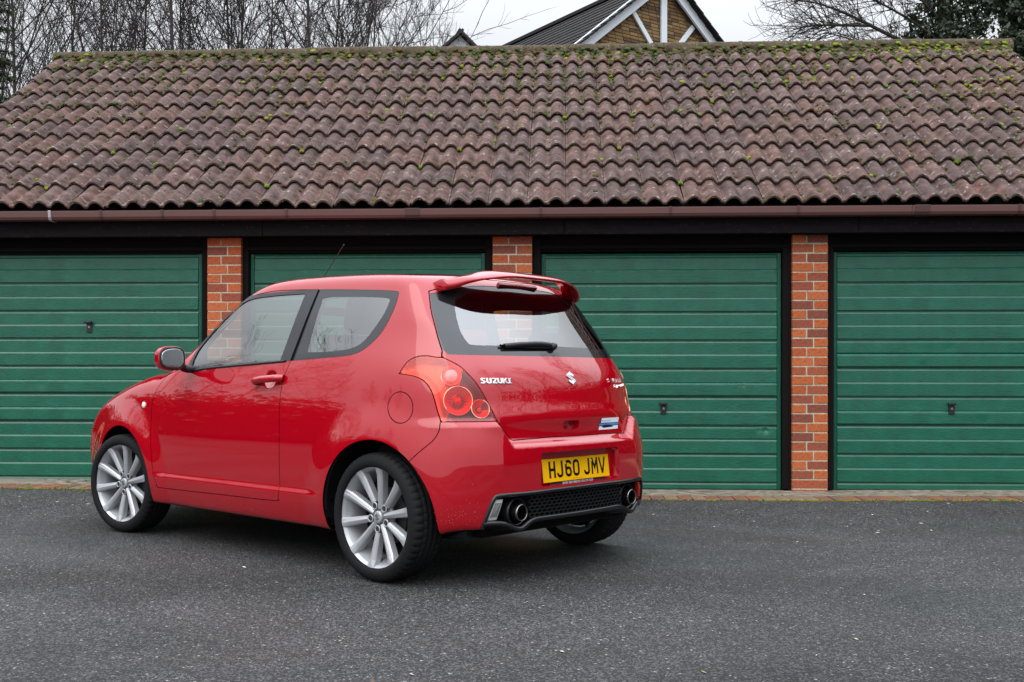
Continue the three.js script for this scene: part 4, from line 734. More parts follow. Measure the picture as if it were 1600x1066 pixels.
const hb0 = hit(755, 600), hb1 = hit(797, 596.5);
{ const w = hb0.b - hb1.b; lettering('SUZUKI', hb0.b, (hb0.y + hb1.y) / 2 - 0.004, 0.026, (i) => w * [0.0, 0.205, 0.415, 0.60, 0.80, 0.965][i], tailgate, 'badge_lettering', 1.3); }
{ const h = hit(951, 597), k = hit(970, 597); const w = h.b - k.b; lettering('SWIFT', h.b, h.y - 0.002, 0.019, (i) => w * [0, 0.32, 0.58, 0.75, 0.95][i], tailgate, 'badge_lettering', 1.1);
  const h2 = hit(960, 604), k2 = hit(973, 602.5); lettering('Sport', h2.b, h2.y - 0.004, 0.0135, (i) => (h2.b - k2.b) * i / 4, tailgate, 'badge_lettering', 1.0, 0.35); }
{ const h = hit(884, 591.5), e = emblemGeo(0.066, 0.004); e.applyMatrix4(rearFrame(0.0, h.y, 0.0005)); mesh('emblem', e, M.chrome, tailgate); }
// sticker: pale band with small grey lines above a blue band with a dark shape
{
  const t = canvasTex(256, 160, (c, W, H) => { c.fillStyle = '#e8edf2'; c.fillRect(0, 0, W, H); c.fillStyle = '#3a6ea8'; for (let i = 0; i < 5; i++) c.fillRect(20 + i * 26, 30, 18, 7); c.fillStyle = '#8aa7c9'; c.fillRect(24, 48, 120, 5); c.fillStyle = '#444'; c.fillRect(W - 26, 12, 6, 20);
    c.fillStyle = '#2f6fb5'; c.fillRect(0, 64, W, 50); c.fillStyle = '#6fa3d8'; c.fillRect(120, 74, 90, 6); c.fillStyle = '#9cc0e6'; c.fillRect(0, 88, W, 4); c.fillStyle = '#101622'; c.beginPath(); c.moveTo(30, 118); c.quadraticCurveTo(60, 84, 110, 92); c.lineTo(170, 110); c.lineTo(190, 128); c.lineTo(60, 136); c.closePath(); c.fill(); c.fillRect(0, 0, 14, 70); });
  const c = [hit(940, 654), hit(967.5, 651.5), hit(965.5, 669), hit(935.5, 672.5)]; const b0 = (c[0].b + c[3].b) / 2, b1 = (c[1].b + c[2].b) / 2, y1 = (c[0].y + c[1].y) / 2, y0 = (c[2].y + c[3].y) / 2, N = 8, P = [], UV = [], I = [];
  for (let i = 0; i <= N; i++) for (let j = 0; j <= 4; j++) { const b = lerp(b0, b1, i / N) + (1 - j / 4) * 0.012, y = lerp(y0, y1, j / 4), a = rearA(b, y), g = carGrad(a, y, b); P.push(a + g.x * 0.0012, y + g.y * 0.0012, -(b + g.z * 0.0012)); UV.push(i / N, j / 4); }
  for (let i = 0; i < N; i++) for (let j = 0; j < 4; j++) { const p = i * 5 + j; I.push(p, p + 5, p + 1, p + 1, p + 5, p + 6); }
  const g = new THREE.BufferGeometry(); g.setAttribute('position', new THREE.Float32BufferAttribute(P, 3)); g.setAttribute('uv', new THREE.Float32BufferAttribute(UV, 2)); g.setIndex(I); g.computeVertexNormals();
  const st = mesh('sticker', g, std({ map: t, roughness: 0.35 }), tailgate); st.userData.label = 'small white and blue sticker';
}
mesh('handle_pocket', pocket(O.grab, 0.035, 0.10), M.paintPlain, tailgate);
// ---------------------------------------------------------------- number plate in its recess
mesh('plate_recess', pocket(O.plate, 0.055, 0.045, rearA(0, 0.52)), M.paintPlain, rearBumper);
{
  const y = CARPLATE_Y(), tilt = 0.1138;
  const pl = new THREE.Group(); pl.name = 'number_plate'; car.add(pl);
  pl.position.set(-0.553, 0.5133, 0); pl.rotation.set(0, -Math.PI / 2, 0); // x to the right seen from behind, z out
  const tiltG = tilt;
  const face = canvasTex(1040, 222, (c, W, H) => {
    c.fillStyle = '#f2b705'; c.fillRect(0, 0, W, H); c.strokeStyle = '#0b0b0b'; c.lineWidth = 27; c.lineCap = 'butt'; c.lineJoin = 'miter';
    const T = 30, B = 30 + 150, X = (k) => 92 + k; // characters 100 wide, 158 high
    const cell = [92, 214, 336, 458, 632, 754, 876];
    const L = (pts) => { c.beginPath(); pts.forEach(([x, yy], i) => (i ? c.lineTo(x, yy) : c.moveTo(x, yy))); c.stroke(); };
    const J = (x) => { c.beginPath(); c.moveTo(x + 76, T - 6); c.lineTo(x + 76, B - 40); c.quadraticCurveTo(x + 76, B - 8, x + 42, B - 8); c.quadraticCurveTo(x + 8, B - 8, x + 8, B - 42); c.stroke(); };
    let x = cell[0]; L([[x + 12, T - 6], [x + 12, B + 5]]); L([[x + 84, T - 6], [x + 84, B + 5]]); L([[x + 12, (T + B) / 2], [x + 84, (T + B) / 2]]);
    J(cell[1]);
    x = cell[2]; c.beginPath(); c.moveTo(x + 86, T + 36); c.quadraticCurveTo(x + 86, T + 7, x + 52, T + 7); c.quadraticCurveTo(x + 14, T + 7, x + 14, T + 42); c.lineTo(x + 14, B - 42); c.quadraticCurveTo(x + 14, B - 8, x + 50, B - 8); c.quadraticCurveTo(x + 86, B - 8, x + 86, B - 42); c.quadraticCurveTo(x + 86, B - 80, x + 50, B - 80); c.quadraticCurveTo(x + 14, B - 80, x + 14, B - 50); c.stroke();
    x = cell[3]; c.beginPath(); c.moveTo(x + 50, T + 7); c.quadraticCurveTo(x + 88, T + 7, x + 88, T + 44); c.lineTo(x + 88, B - 44); c.quadraticCurveTo(x + 88, B - 8, x + 50, B - 8); c.quadraticCurveTo(x + 12, B - 8, x + 12, B - 44); c.lineTo(x + 12, T + 44); c.quadraticCurveTo(x + 12, T + 7, x + 50, T + 7); c.closePath(); c.stroke();
    J(cell[4]);
    c.lineWidth = 24; x = cell[5]; L([[x + 6, B + 5], [x + 14, T - 6]]); L([[x + 94, B + 5], [x + 86, T - 6]]); L([[x + 10, T - 2], [x + 50, T + 92], [x + 90, T - 2]]);
    x = cell[6]; L([[x + 4, T - 6], [x + 50, B + 4]]); L([[x + 96, T - 6], [x + 50, B + 4]]);
    c.fillStyle = '#c4480c'; c.font = '14px sans-serif'; c.fillText('L N PINCHBECK GARAGES', 430, 210);
  });
  const plate = new RoundedBoxGeometry(0.52, 0.111, 0.004, 2, 0.0019); const uv = plate.attributes.uv, ps = plate.attributes.position; for (let i = 0; i < uv.count; i++) uv.setXY(i, ps.getX(i) / 0.52 + 0.5, ps.getY(i) / 0.111 + 0.5);
  plate.rotateX(-tiltG); mesh('plate', plate, phys({ map: face, roughness: 0.28 }), pl);
  const strip = canvasTex(1024, 44, (c, W, H) => { c.fillStyle = '#0c0c0e'; c.fillRect(0, 0, W, H); c.fillStyle = '#d6dade'; c.font = 'bold 34px serif'; c.textAlign = 'center'; c.fillText('WWW.PINCHBECKGARAGES.COM', W / 2, 34); });
  const bar = box(0.42, 0.020, 0.004); bar.rotateX(-tiltG); bar.translate(0, -0.0645, 0.0070); const m = mesh('plate_holder_strip', bar, std({ map: strip, roughness: 0.4 }), pl);
  for (const x of [-0.09, 0.115]) { const s = new THREE.CylinderGeometry(0.006, 0.007, 0.004, 14); s.rotateX(Math.PI / 2 - tiltG); s.translate(x, 0.030, -0.0005); mesh('plate_screw', s, std({ color: lin(0.75, 0.45, 0.05), roughness: 0.4 }), pl); }
}
function CARPLATE_Y() { return 0.5175; }
// ---------------------------------------------------------------- diffuser, grille, tail pipes, fog lamps
{
  const df = new THREE.Group(); df.name = 'diffuser'; car.add(df);
  mesh('diffuser_well', pocket(O.diffuser, 0.13, 0.03, -0.50), M.blackPlastic, df);
  // rounded lip round the opening
  const n = O.diffuser.length, lip = [];
  const yTop = Math.max(...O.diffuser.map((p) => p[1]));
  const run = O.diffuser.filter(([b, y]) => y > 0.275).sort((p, q) => Math.atan2(p[1] - 0.25, p[0]) - Math.atan2(q[1] - 0.25, q[0]));
  mesh('lip', tube(run.filter((_, i) => i % 2 === 0 || i === run.length - 1).map(([b, y]) => { const a = rearA(b, y); return [a + 0.002, y - 0.004, -b]; }), 0.0105, 110, 10), M.glossBlack, df);
  // lower bar between the pipes, curling under each pipe
  const bar = []; for (let i = 0; i <= 40; i++) { const b = lerp(-0.61, 0.61, i / 40), ab = Math.abs(b), dip = 0.036 * Math.exp(-(((ab - 0.435) / 0.062) ** 2)); bar.push([rearA(b, 0.33) + 0.008 - 0.010 * Math.exp(-(((ab - 0.435) / 0.07) ** 2)), 0.298 - dip, -b]); }
  const bg = tube(bar, 0.013, 120, 10); mesh('lower_bar', bg, M.glossBlack, df);
  const und = []; for (let i = 0; i <= 40; i++) { const b = lerp(-0.60, 0.60, i / 40), dip = 0.034 * Math.exp(-(((Math.abs(b) - 0.435) / 0.062) ** 2)), A = rearA(b, 0.33); und.push([A + 0.010, 0.290 - dip, -b, A + 0.16, 0.255 - dip * 0.7, -b]); }
  { const P = [], I = []; for (const u of und) P.push(...u); for (let i = 0; i < 40; i++) { const p = 2 * i; I.push(p, p + 1, p + 2, p + 2, p + 1, p + 3); } const g = new THREE.BufferGeometry(); g.setAttribute('position', new THREE.Float32BufferAttribute(P, 3)); g.setIndex(I); g.computeVertexNormals(); mesh('underside', g, M.blackPlastic, df); }
  // hexagon grille
  const bars = [], R = 0.0145, fx = Math.sqrt(3) * R;
  const pt = (b, y) => [rearA(b, 0.36) + 0.018 + 0.06 * 0 + 0.0, y, -b];
  const inG = (b, y) => Math.abs(b) < 0.365 && y > 0.303 && y < 0.432;
  for (let r = 0; r < 9; r++) for (let c = -17; c <= 17; c++) {
    const b = (c + (r % 2) * 0.5) * fx * 1.3, y = 0.300 + r * R * 1.12, sy = 0.75;
    for (let k = 0; k < 3; k++) { const t0 = (k * 60 + 30) * Math.PI / 180, t1 = t0 + Math.PI / 3; const p = [b + R * 1.3 * Math.cos(t0), y + R * sy * Math.sin(t0)], q = [b + R * 1.3 * Math.cos(t1), y + R * sy * Math.sin(t1)];
      if (!inG(...p) || !inG(...q)) continue;
      const A = new THREE.Vector3(...pt(...p)), B = new THREE.Vector3(...pt(...q)), L = A.distanceTo(B), g = new THREE.BoxGeometry(L + 0.002, 0.0034, 0.012); const dir = B.clone().sub(A).normalize(); const z = new THREE.Vector3(-1, 0, 0), up = z.clone().cross(dir).normalize(); g.applyMatrix4(new THREE.Matrix4().makeBasis(dir, up, dir.clone().cross(up)).setPosition(A.add(B).multiplyScalar(0.5))); bars.push(g); }
  }
  const gm = mesh('grille', merge(bars), M.blackPlastic, df);
  mesh('grille_backing', box(0.005, 0.15, 0.80, -0.530 + 0.0, 0.365, 0), M.gap, df);
  for (const s of [1, -1]) {
    const b = s * 0.4325, y = 0.340, A = rearA(b, y);
    const shroud = new THREE.LatheGeometry([[0.066, 0.10], [0.068, 0.02], [0.064, 0.006], [0.059, 0.003], [0.055, 0.012], [0.053, 0.10]].map(([r, z]) => new THREE.Vector2(r, z)), 40); shroud.rotateZ(-Math.PI / 2); shroud.translate(A + 0.010, y, -b);
    mesh('pipe_shroud', shroud, M.glossBlack, df);
    const pipe = new THREE.LatheGeometry([[0.0395, 0.16], [0.0400, 0.012], [0.0390, 0.004], [0.0365, 0.0], [0.0340, 0.003], [0.0330, 0.012], [0.0325, 0.16]].map(([r, z]) => new THREE.Vector2(r, z)), 48); pipe.rotateZ(-Math.PI / 2); pipe.translate(A - 0.018, y - 0.002, -b);
    const pm = mesh('exhaust_tip', pipe, std({ color: lin(0.28, 0.27, 0.26), roughness: 0.25, metalness: 1 }), df);
    const boreDisc = new THREE.CircleGeometry(0.034, 28); boreDisc.rotateY(-Math.PI / 2); boreDisc.translate(A + 0.09, y - 0.002, -b); mesh('pipe_bore', boreDisc, M.gap, df);  // plain dark disc closing the pipe bore
    // lamp beside the pipe: slanted four-sided lens
    const q = pxRear([[774.5, 782], [787, 780.6], [776.5, 812.5], [762, 814]]).map(([bb, yy]) => [bb, yy]), bm = q.reduce((t, p) => t + p[0] / 4, 0), ym = q.reduce((t, p) => t + p[1] / 4, 0);
    const lens = (k, dz) => { const P = [], I = []; const ring = outline(q.map(([bb, yy]) => [lerp(bm, bb, k), lerp(ym, yy, k), 1]), 4).map(([bb, yy]) => [rearA(bb, yy) + dz, yy, -s * bb]); const c = [rearA(bm, ym) + dz - 0.004, ym, -s * bm]; P.push(...c); ring.forEach((p) => P.push(...p)); const nn = ring.length; for (let i = 0; i < nn; i++) { I.push(0, 1 + i, 1 + (i + 1) % nn); } ring.forEach((p) => P.push(p[0] + 0.02, p[1], p[2])); for (let i = 0; i < nn; i++) { const j = (i + 1) % nn; I.push(1 + i, 1 + nn + i, 1 + j, 1 + j, 1 + nn + i, 1 + nn + j); } let g = new THREE.BufferGeometry(); g.setAttribute('position', new THREE.Float32BufferAttribute(P, 3)); g.setIndex(I); g = g.toNonIndexed(); g.computeVertexNormals(); return g; };
    const fog = mesh(s > 0 ? 'reversing_lamp' : 'fog_lamp', lens(1, 0.004), s > 0 ? std({ color: lin(0.55, 0.56, 0.53), roughness: 0.35, metalness: 0.3 }) : phys({ color: lin(0.5, 0.02, 0.02), roughness: 0.2 }), df);
    mesh('lamp_insert', lens(0.70, 0.001), s > 0 ? phys({ color: lin(0.30, 0.31, 0.29), roughness: 0.25, metalness: 0.6 }) : phys({ color: lin(0.45, 0.03, 0.03), roughness: 0.3 }), df);
  }
}
// ---------------------------------------------------------------- tail lights
for (const s of [1, -1]) {
  const tl = mesh('tail_light', skinGeo(sideOf(lamps, s), -0.0005), M.lensRed, car);
  { const lm = sideOf(lamps, s), g = skinGeo(lm, 0), p = g.attributes.position, nn = g.attributes.normal; for (let i = 0; i < p.count; i++) { const d = -D.lamp(lm.P[3 * i], lm.P[3 * i + 1], lm.P[3 * i + 2]), o = -0.003 - 0.026 * sstep(0.004, 0.030, d); p.setXYZ(i, p.getX(i) + nn.getX(i) * o, p.getY(i) + nn.getY(i) * o, p.getZ(i) + nn.getZ(i) * o); } g.computeVertexNormals(); mesh('lamp_housing', g, M.orangeTrim, tl);
    const k0 = hit(724, 575), k1 = hit(696, 659), inner = split(lm, (a, y, b) => { const t = (y - k1.y) / (k0.y - k1.y); return Math.abs(b) - lerp(k1.b, k0.b, t); }, 0)[0], q = skinGeo(inner, 0), p2 = q.attributes.position, n2 = q.attributes.normal; for (let i = 0; i < p2.count; i++) { const d = -D.lamp(inner.P[3 * i], inner.P[3 * i + 1], inner.P[3 * i + 2]), o = -0.002 - 0.026 * sstep(0.004, 0.030, d); p2.setXYZ(i, p2.getX(i) + n2.getX(i) * o, p2.getY(i) + n2.getY(i) * o, p2.getZ(i) + n2.getZ(i) * o); } q.computeVertexNormals(); mesh('lamp_inner_housing', q, phys({ color: lin(0.22, 0.012, 0.012), roughness: 0.25 }), tl); }
  const edge = sideOf(lamps, s), lampRim = split(edge, D.lamp, -0.0035)[1]; mesh('lamp_edge', skinGeo(lampRim, 0.0004), phys({ color: lin(0.42, 0.02, 0.015), roughness: 0.12 }), tl);
  const at = (u, v, depth) => { const h = hit(u, v), g = carGrad(h.a, h.y, h.b), n = new THREE.Vector3(g.x, g.y, -g.z * s), x = new THREE.Vector3(0, 1, 0).cross(n).normalize(); return new THREE.Matrix4().makeBasis(x, n.clone().cross(x), n).setPosition(h.a - n.x * depth, h.y - n.y * depth, -h.b * s - n.z * depth); };
  const bowl = (u, v, r, depth, mat, name, ribs) => { let g = new THREE.LatheGeometry(Array.from({ length: 5 }, (_, i) => { const t = i / 4; return new THREE.Vector2(0.004 + (r - 0.004) * t, 0.030 * t * t); }), 16); g = g.toNonIndexed(); g.computeVertexNormals(); g.rotateX(Math.PI / 2); g.applyMatrix4(at(u, v, depth)); const m = mesh(name, g, mat, tl);
    const ring = new THREE.TorusGeometry(r, 0.0022, 8, 40); ring.translate(0, 0, 0.030); ring.applyMatrix4(at(u, v, depth)); mesh('bowl_ring', ring, M.orangeTrim, tl);
    if (ribs) { const list = []; for (let k = 0; k < ribs; k++) { const b = new THREE.BoxGeometry(r * 0.75, 0.0022, 0.012); b.translate(r * 0.55, 0, 0.014); b.rotateZ(k / ribs * Math.PI * 2); list.push(b); } const q = merge(list); q.applyMatrix4(at(u, v, depth)); mesh('bowl_ribs', q, M.redBowl, tl); }
    const bulb = new THREE.SphereGeometry(r * 0.26, 16, 12); bulb.translate(0, 0, 0.012); bulb.applyMatrix4(at(u, v, depth)); mesh('bulb', bulb, M.redBowl, tl); };
  bowl(716, 626, 0.066, 0.036, M.redBowl, 'brake_lamp_bowl', 18);
  bowl(751, 639, 0.043, 0.032, M.redBowl, 'side_lamp_bowl', 0);
  bowl(705, 587, 0.046, 0.036, M.reflector, 'indicator_bowl', 0);
  const cap = new THREE.SphereGeometry(0.058, 28, 12, 0, Math.PI * 2, 0, 0.9); cap.rotateX(Math.PI / 2); cap.translate(0, 0, -0.046); cap.applyMatrix4(at(705, 587, 0.006)); mesh('indicator_lens', cap, phys({ color: lin(0.95, 0.80, 0.76), transmission: 0.75, thickness: 0, roughness: 0.35, ior: 1.45 }), tl);
}
// ---------------------------------------------------------------- roof spoiler with its brake lamp
{
  const N = 64, P = [], UV = [], I = [], prof = [[0.5, 0], [0.46, 0.35], [0.3, 0.55], [0, 0.62], [-0.3, 0.5], [-0.48, 0.2], [-0.5, 0.02], [-0.47, -0.25], [-0.2, -0.42], [0.2, -0.42], [0.45, -0.28]], m = prof.length;
  for (let i = 0; i <= N; i++) {
    const s = lerp(-1, 1, i / N), q = Math.abs(s), b = 0.520 * s, at = lerp(-0.325, -0.165, Math.pow(q, 2.6)), al = lerp(-0.205, -0.045, Math.pow(q, 2.6)), chord = al - at, ac = (al + at) / 2, th = lerp(0.027, 0.066, sstep(0.66, 0.98, q)), sag = 0.014 * sstep(0.66, 0.98, q);
    const yt = 1.452 - 0.030 * sstep(0.30, 0.92, q) - 0.016 * sstep(0.80, 1, q), yl = 1.474 - 0.074 * Math.pow(sstep(0.45, 1, q), 1.2), yc = (yt + yl) / 2;
    prof.forEach(([x, y]) => { P.push(ac + x * chord, yc - sag * (0.5 - x) + y * th * lerp(1, clamp((0.5 - x) * 1.15 + 0.12), sstep(0.70, 0.98, q)) + x * (yl - yt), -b); UV.push(s * 0.5, 1.5); });
  }
  for (let i = 0; i < N; i++) for (let k = 0; k < m; k++) { const k2 = (k + 1) % m, p = i * m; I.push(p + k, p + k2, p + m + k, p + k2, p + m + k2, p + m + k); }
  for (const o of [0, N * m]) for (let k = 1; k < m - 1; k++) I.push(o, o + k, o + k + 1);
  const g = new THREE.BufferGeometry(); g.setAttribute('position', new THREE.Float32BufferAttribute(P, 3)); g.setAttribute('uv', new THREE.Float32BufferAttribute(UV, 2)); g.setIndex(I); g.computeVertexNormals();
  mesh('spoiler', g, M.paintPlain, car);
  const bl = rbox(0.29, 0.026, 0.02, 0.006); bl.applyMatrix4(rearFrame(0, 1.424, 0.0)); const hb = mesh('high_brake_light', bl, phys({ color: lin(0.16, 0.006, 0.006), roughness: 0.12 }), car);
  for (let k = 0; k < 8; k++) { const c = rbox(0.018, 0.014, 0.004, 0.0018); c.applyMatrix4(rearFrame(0.10 - k * 0.026, 1.424, 0.010)); mesh('lamp_cell', c, phys({ color: lin(0.32, 0.01, 0.01), roughness: 0.2 }), hb); }
}
// ---------------------------------------------------------------- rear wiper
{
  const wp = new THREE.Group(); wp.name = 'rear_wiper'; car.add(wp);
  const F = (u, v, o) => { const h = hit(u, v), g = carGrad(h.a, h.y, h.b); return [h.a + g.x * o, h.y + g.y * o, -(h.b + g.z * o)]; };
  const arm = tube([F(866, 543, 0.012), F(842, 541, 0.017), F(812, 541.6, 0.016), F(786, 543, 0.010)], 0.0125, 24, 10); mesh('wiper_arm', arm, M.blackPlastic, wp);
  mesh('wiper_blade', tube([F(858, 545.5, 0.008), F(820, 545, 0.008), F(780, 541.6, 0.008)], 0.006, 24, 8), M.gap, wp);
  const pv = new THREE.SphereGeometry(0.019, 18, 12); pv.translate(...F(862, 544, 0.012)); mesh('wiper_pivot', pv, M.blackPlastic, wp);
}
// ---------------------------------------------------------------- side: handle, repeater, mirror, aerial, window bead
function sideB(a, y) { let lo = 0.2, hi = 1.1; for (let i = 0; i < 40; i++) { const m = (lo + hi) / 2; if (carF(a, y, m) < 0) lo = m; else hi = m; } return lo; }
for (const [s, n] of [[1, 'left'], [-1, 'right']]) {
  const d = doorMesh[n];
  const hp = [[0.992, 0.934, 0.004], [0.965, 0.938, 0.026], [0.90, 0.944, 0.037], [0.83, 0.948, 0.037], [0.775, 0.951, 0.027], [0.752, 0.951, 0.004]];
  const hg = tube(hp.map(([a, y, o]) => [a, y, -s * (sideB(a < 0.93 && a > 0.81 ? (a > 0.87 ? 0.935 : 0.80) : a, y) + o)]), 0.0195, 40, 12);
  mesh('door_handle', hg, M.paintPlain, d);
  const lock = new THREE.CylinderGeometry(0.0085, 0.0085, 0.006, 18); lock.rotateX(Math.PI / 2); lock.translate(0.835, 0.952, -s * (sideB(0.80, 0.95) + 0.0515)); mesh('door_lock', lock, M.alloyDark, d);
  const h = hit(225, 633), rp = new THREE.SphereGeometry(0.019, 24, 12); rp.scale(1, 1, 0.45); rp.translate(h.a, h.y, -s * (h.b + 0.002)); mesh('side_repeater', rp, phys({ color: lin(0.80, 0.80, 0.78), roughness: 0.12 }), car);
  // rubber bead along the bottom of the door window
  const bead = pxSide([[296, 580], [330, 575], [370, 571.2], [410, 567.6], [446, 564.4]]).map(([a, y]) => [a, y, -s * (sideB(a, y) + 0.002)]); mesh('window_bead', tube(bead, 0.0065, 30, 8), M.blackPlastic, d);
  // mirror
  const mr = new THREE.Group(); mr.name = 'door_mirror'; car.add(mr);
  const am = 1.615, cb = 0.928, cy = 1.061;
  const hs = new THREE.SphereGeometry(1, 36, 24); const q = hs.attributes.position;
  for (let i = 0; i < q.count; i++) { let x = q.getX(i), y = q.getY(i), z = q.getZ(i); const e = 0.62, f = (t) => Math.sign(t) * Math.pow(Math.abs(t), e); x = x < -0.30 ? -0.30 : x; const r = Math.hypot(y, z) || 1, k = Math.pow(Math.pow(Math.abs(y / r), 3) + Math.pow(Math.abs(z / r), 3), -1 / 3) ; const rad = Math.sqrt(Math.max(0, 1 - Math.max(0, x) ** 2)) ; const rr2 = x <= -0.30 ? Math.min(1, r / 0.954) : rad * Math.min(1, r / Math.max(0.001, Math.sqrt(Math.max(1e-6, 1 - x * x)))); q.setXYZ(i, x * 0.085, (y / r) * k * rr2 * 0.068, (z / r) * k * rr2 * 0.083); }
  hs.computeVertexNormals(); hs.translate(am, cy, -s * cb); mesh('mirror_housing', hs, M.paintPlain, mr);
  const oval = (hb, hy, d, name, mat, a0, shift, par, tw) => { const sh = new THREE.Shape(); for (let i = 0; i < 40; i++) { const t = i / 40 * Math.PI * 2, c = Math.cos(t), sn = Math.sin(t), k = Math.pow(Math.abs(c) ** 2.8 + Math.abs(sn) ** 2.8, -1 / 2.8), lean = 1 - 0.10 * c; i ? sh.lineTo(c * k * hb, sn * k * hy * lean) : sh.moveTo(c * k * hb, sn * k * hy * lean); }
    const g = new THREE.ExtrudeGeometry(sh, { depth: d, bevelEnabled: true, bevelSize: 0.003, bevelThickness: 0.003, bevelSegments: 2 }); g.rotateY(-Math.PI / 2); if (s < 0) g.scale(1, 1, -1); g.rotateY(s * tw); g.translate(a0, cy, -s * (cb + shift)); mesh(name, g, mat, mr); };
  oval(-0.076, 0.061, 0.012, 'mirror_surround', M.blackPlastic, am - 0.016, 0, mr, 0);
  oval(-0.064, 0.051, 0.002, 'mirror_glass', std({ color: lin(0.50, 0.56, 0.57), roughness: 0.02, metalness: 1 }), am - 0.0315, 0.003, mr, 0.0);
  const ped = tube([[am - 0.01, cy - 0.03, -s * (cb - 0.06)], [am + 0.01, cy - 0.055, -s * 0.83], [am + 0.02, cy - 0.06, -s * 0.765]], 0.022, 16, 10); mesh('mirror_foot', ped, M.blackPlastic, mr);
  const sail = new THREE.Shape(); const sp = pxSide([[291, 579], [308, 576], [318, 536], [301, 556]]); sp.forEach(([a, y], i) => (i ? sail.lineTo(a, y) : sail.moveTo(a, y)));
}
{ const onPlane = (u, v) => { const { o, d } = pixelRay(u, v), A = toCar(o), B = toCar(o.clone().add(d)), t = (0.2 - A.b) / (B.b - A.b); return [A.a + (B.a - A.a) * t, A.y + (B.y - A.y) * t]; }; // on a plane just left of the car's middle
  const tip = onPlane(537, 383), low = onPlane(498, 437), at = low[0] + (low[0] - tip[0]) * 0.05, hb = carTop(at, 0.2); const g = tube([[at, hb - 0.004, -0.2], [(at + tip[0]) / 2, (hb + tip[1]) / 2, -0.2], [tip[0], tip[1], -0.2]], 0.0024, 12, 8), an = mesh('aerial', g, M.glossBlack, car); const bs = new THREE.SphereGeometry(0.016, 16, 10); bs.scale(1.5, 0.8, 1); bs.translate(at, hb, -0.2); mesh('aerial_base', bs, M.blackPlastic, an); const tp = new THREE.SphereGeometry(0.0045, 10, 8); tp.translate(tip[0], tip[1], -0.2); mesh('aerial_tip', tp, M.blackPlastic, an); }
function carTop(a, b) { let lo = 0.8, hi = 1.7; for (let i = 0; i < 40; i++) { const m = (lo + hi) / 2; if (carF(a, m, b) < 0) lo = m; else hi = m; } return lo; }
// ---------------------------------------------------------------- cabin
{
  mesh('cabin_floor', merge([box(2.3, 0.04, 1.4, 0.9, 0.40, 0), box(0.06, 0.5, 1.35, 1.98, 0.62, 0)]), M.interior, car);
  mesh('parcel_shelf', rbox(0.50, 0.03, 1.16, 0.01, -0.12, 0.985, 0), M.interior, car);
  const dash = rbox(0.46, 0.26, 1.36, 0.08, 1.76, 0.88, 0, 4); mesh('dashboard', dash, M.interior, car);
  for (const s of [1, -1]) {
    const st = new THREE.Group(); st.name = 'front_seat'; st.position.set(0.86, 0, -s * 0.36); car.add(st);
    mesh('seat_cushion', rbox(0.50, 0.16, 0.50, 0.06, 0.18, 0.58, 0, 3), M.seat, st);
    const bk = rbox(0.15, 0.62, 0.48, 0.065, 0, 0.31, 0, 4); bk.rotateZ(0.28); bk.translate(-0.06, 0.58, 0); mesh('seat_back', bk, M.seat, st);
    const ac = rbox(0.05, 0.50, 0.20, 0.02, 0.07, 0.31, 0, 2); ac.rotateZ(0.28); ac.translate(-0.06, 0.58, 0); mesh('seat_insert', ac, M.seatRed, st);
    const hr = rbox(0.11, 0.20, 0.27, 0.05, 0, 0, 0, 4); hr.rotateZ(0.22); hr.translate(-0.27, 1.285, 0); mesh('headrest', hr, M.seat, st);
    for (const z of [-0.06, 0.06]) { const p = new THREE.CylinderGeometry(0.007, 0.007, 0.10, 8); p.rotateZ(0.22); p.translate(-0.245, 1.175, z); mesh('headrest_post', p, M.alloyDark, st); }
  }
  const rb = new THREE.Group(); rb.name = 'rear_seat'; car.add(rb);
  mesh('seat_cushion', rbox(0.46, 0.15, 1.16, 0.06, 0.30, 0.62, 0, 3), M.seat, rb);
  const bk = rbox(0.13, 0.52, 1.16, 0.05, 0, 0.26, 0, 3); bk.rotateZ(0.33); bk.translate(0.08, 0.58, 0); mesh('seat_back', bk, M.seat, rb);
  for (const s of [1, -1]) { const hr = rbox(0.09, 0.13, 0.26, 0.04, -0.105, 1.13, s * 0.31, 3); mesh('headrest', hr, s > 0 ? M.seat : M.seatRed, rb); }
  const sw = new THREE.TorusGeometry(0.18, 0.016, 12, 44); sw.rotateY(Math.PI / 2); sw.rotateZ(-0.42 + 0.0); sw.translate(1.40, 0.945, 0.36); mesh('steering_wheel', sw, std({ color: lin(0.05, 0.035, 0.025), roughness: 0.6 }), car);
  const hubw = rbox(0.05, 0.10, 0.16, 0.02, 0, 0, 0, 2); hubw.rotateZ(-0.42); hubw.translate(1.42, 0.945, 0.36); mesh('steering_boss', hubw, M.interior, car);
  const rm = rbox(0.02, 0.055, 0.22, 0.01, 1.36, 1.36, 0, 2); mesh('rear_view_mirror', rm, M.interior, car);
}
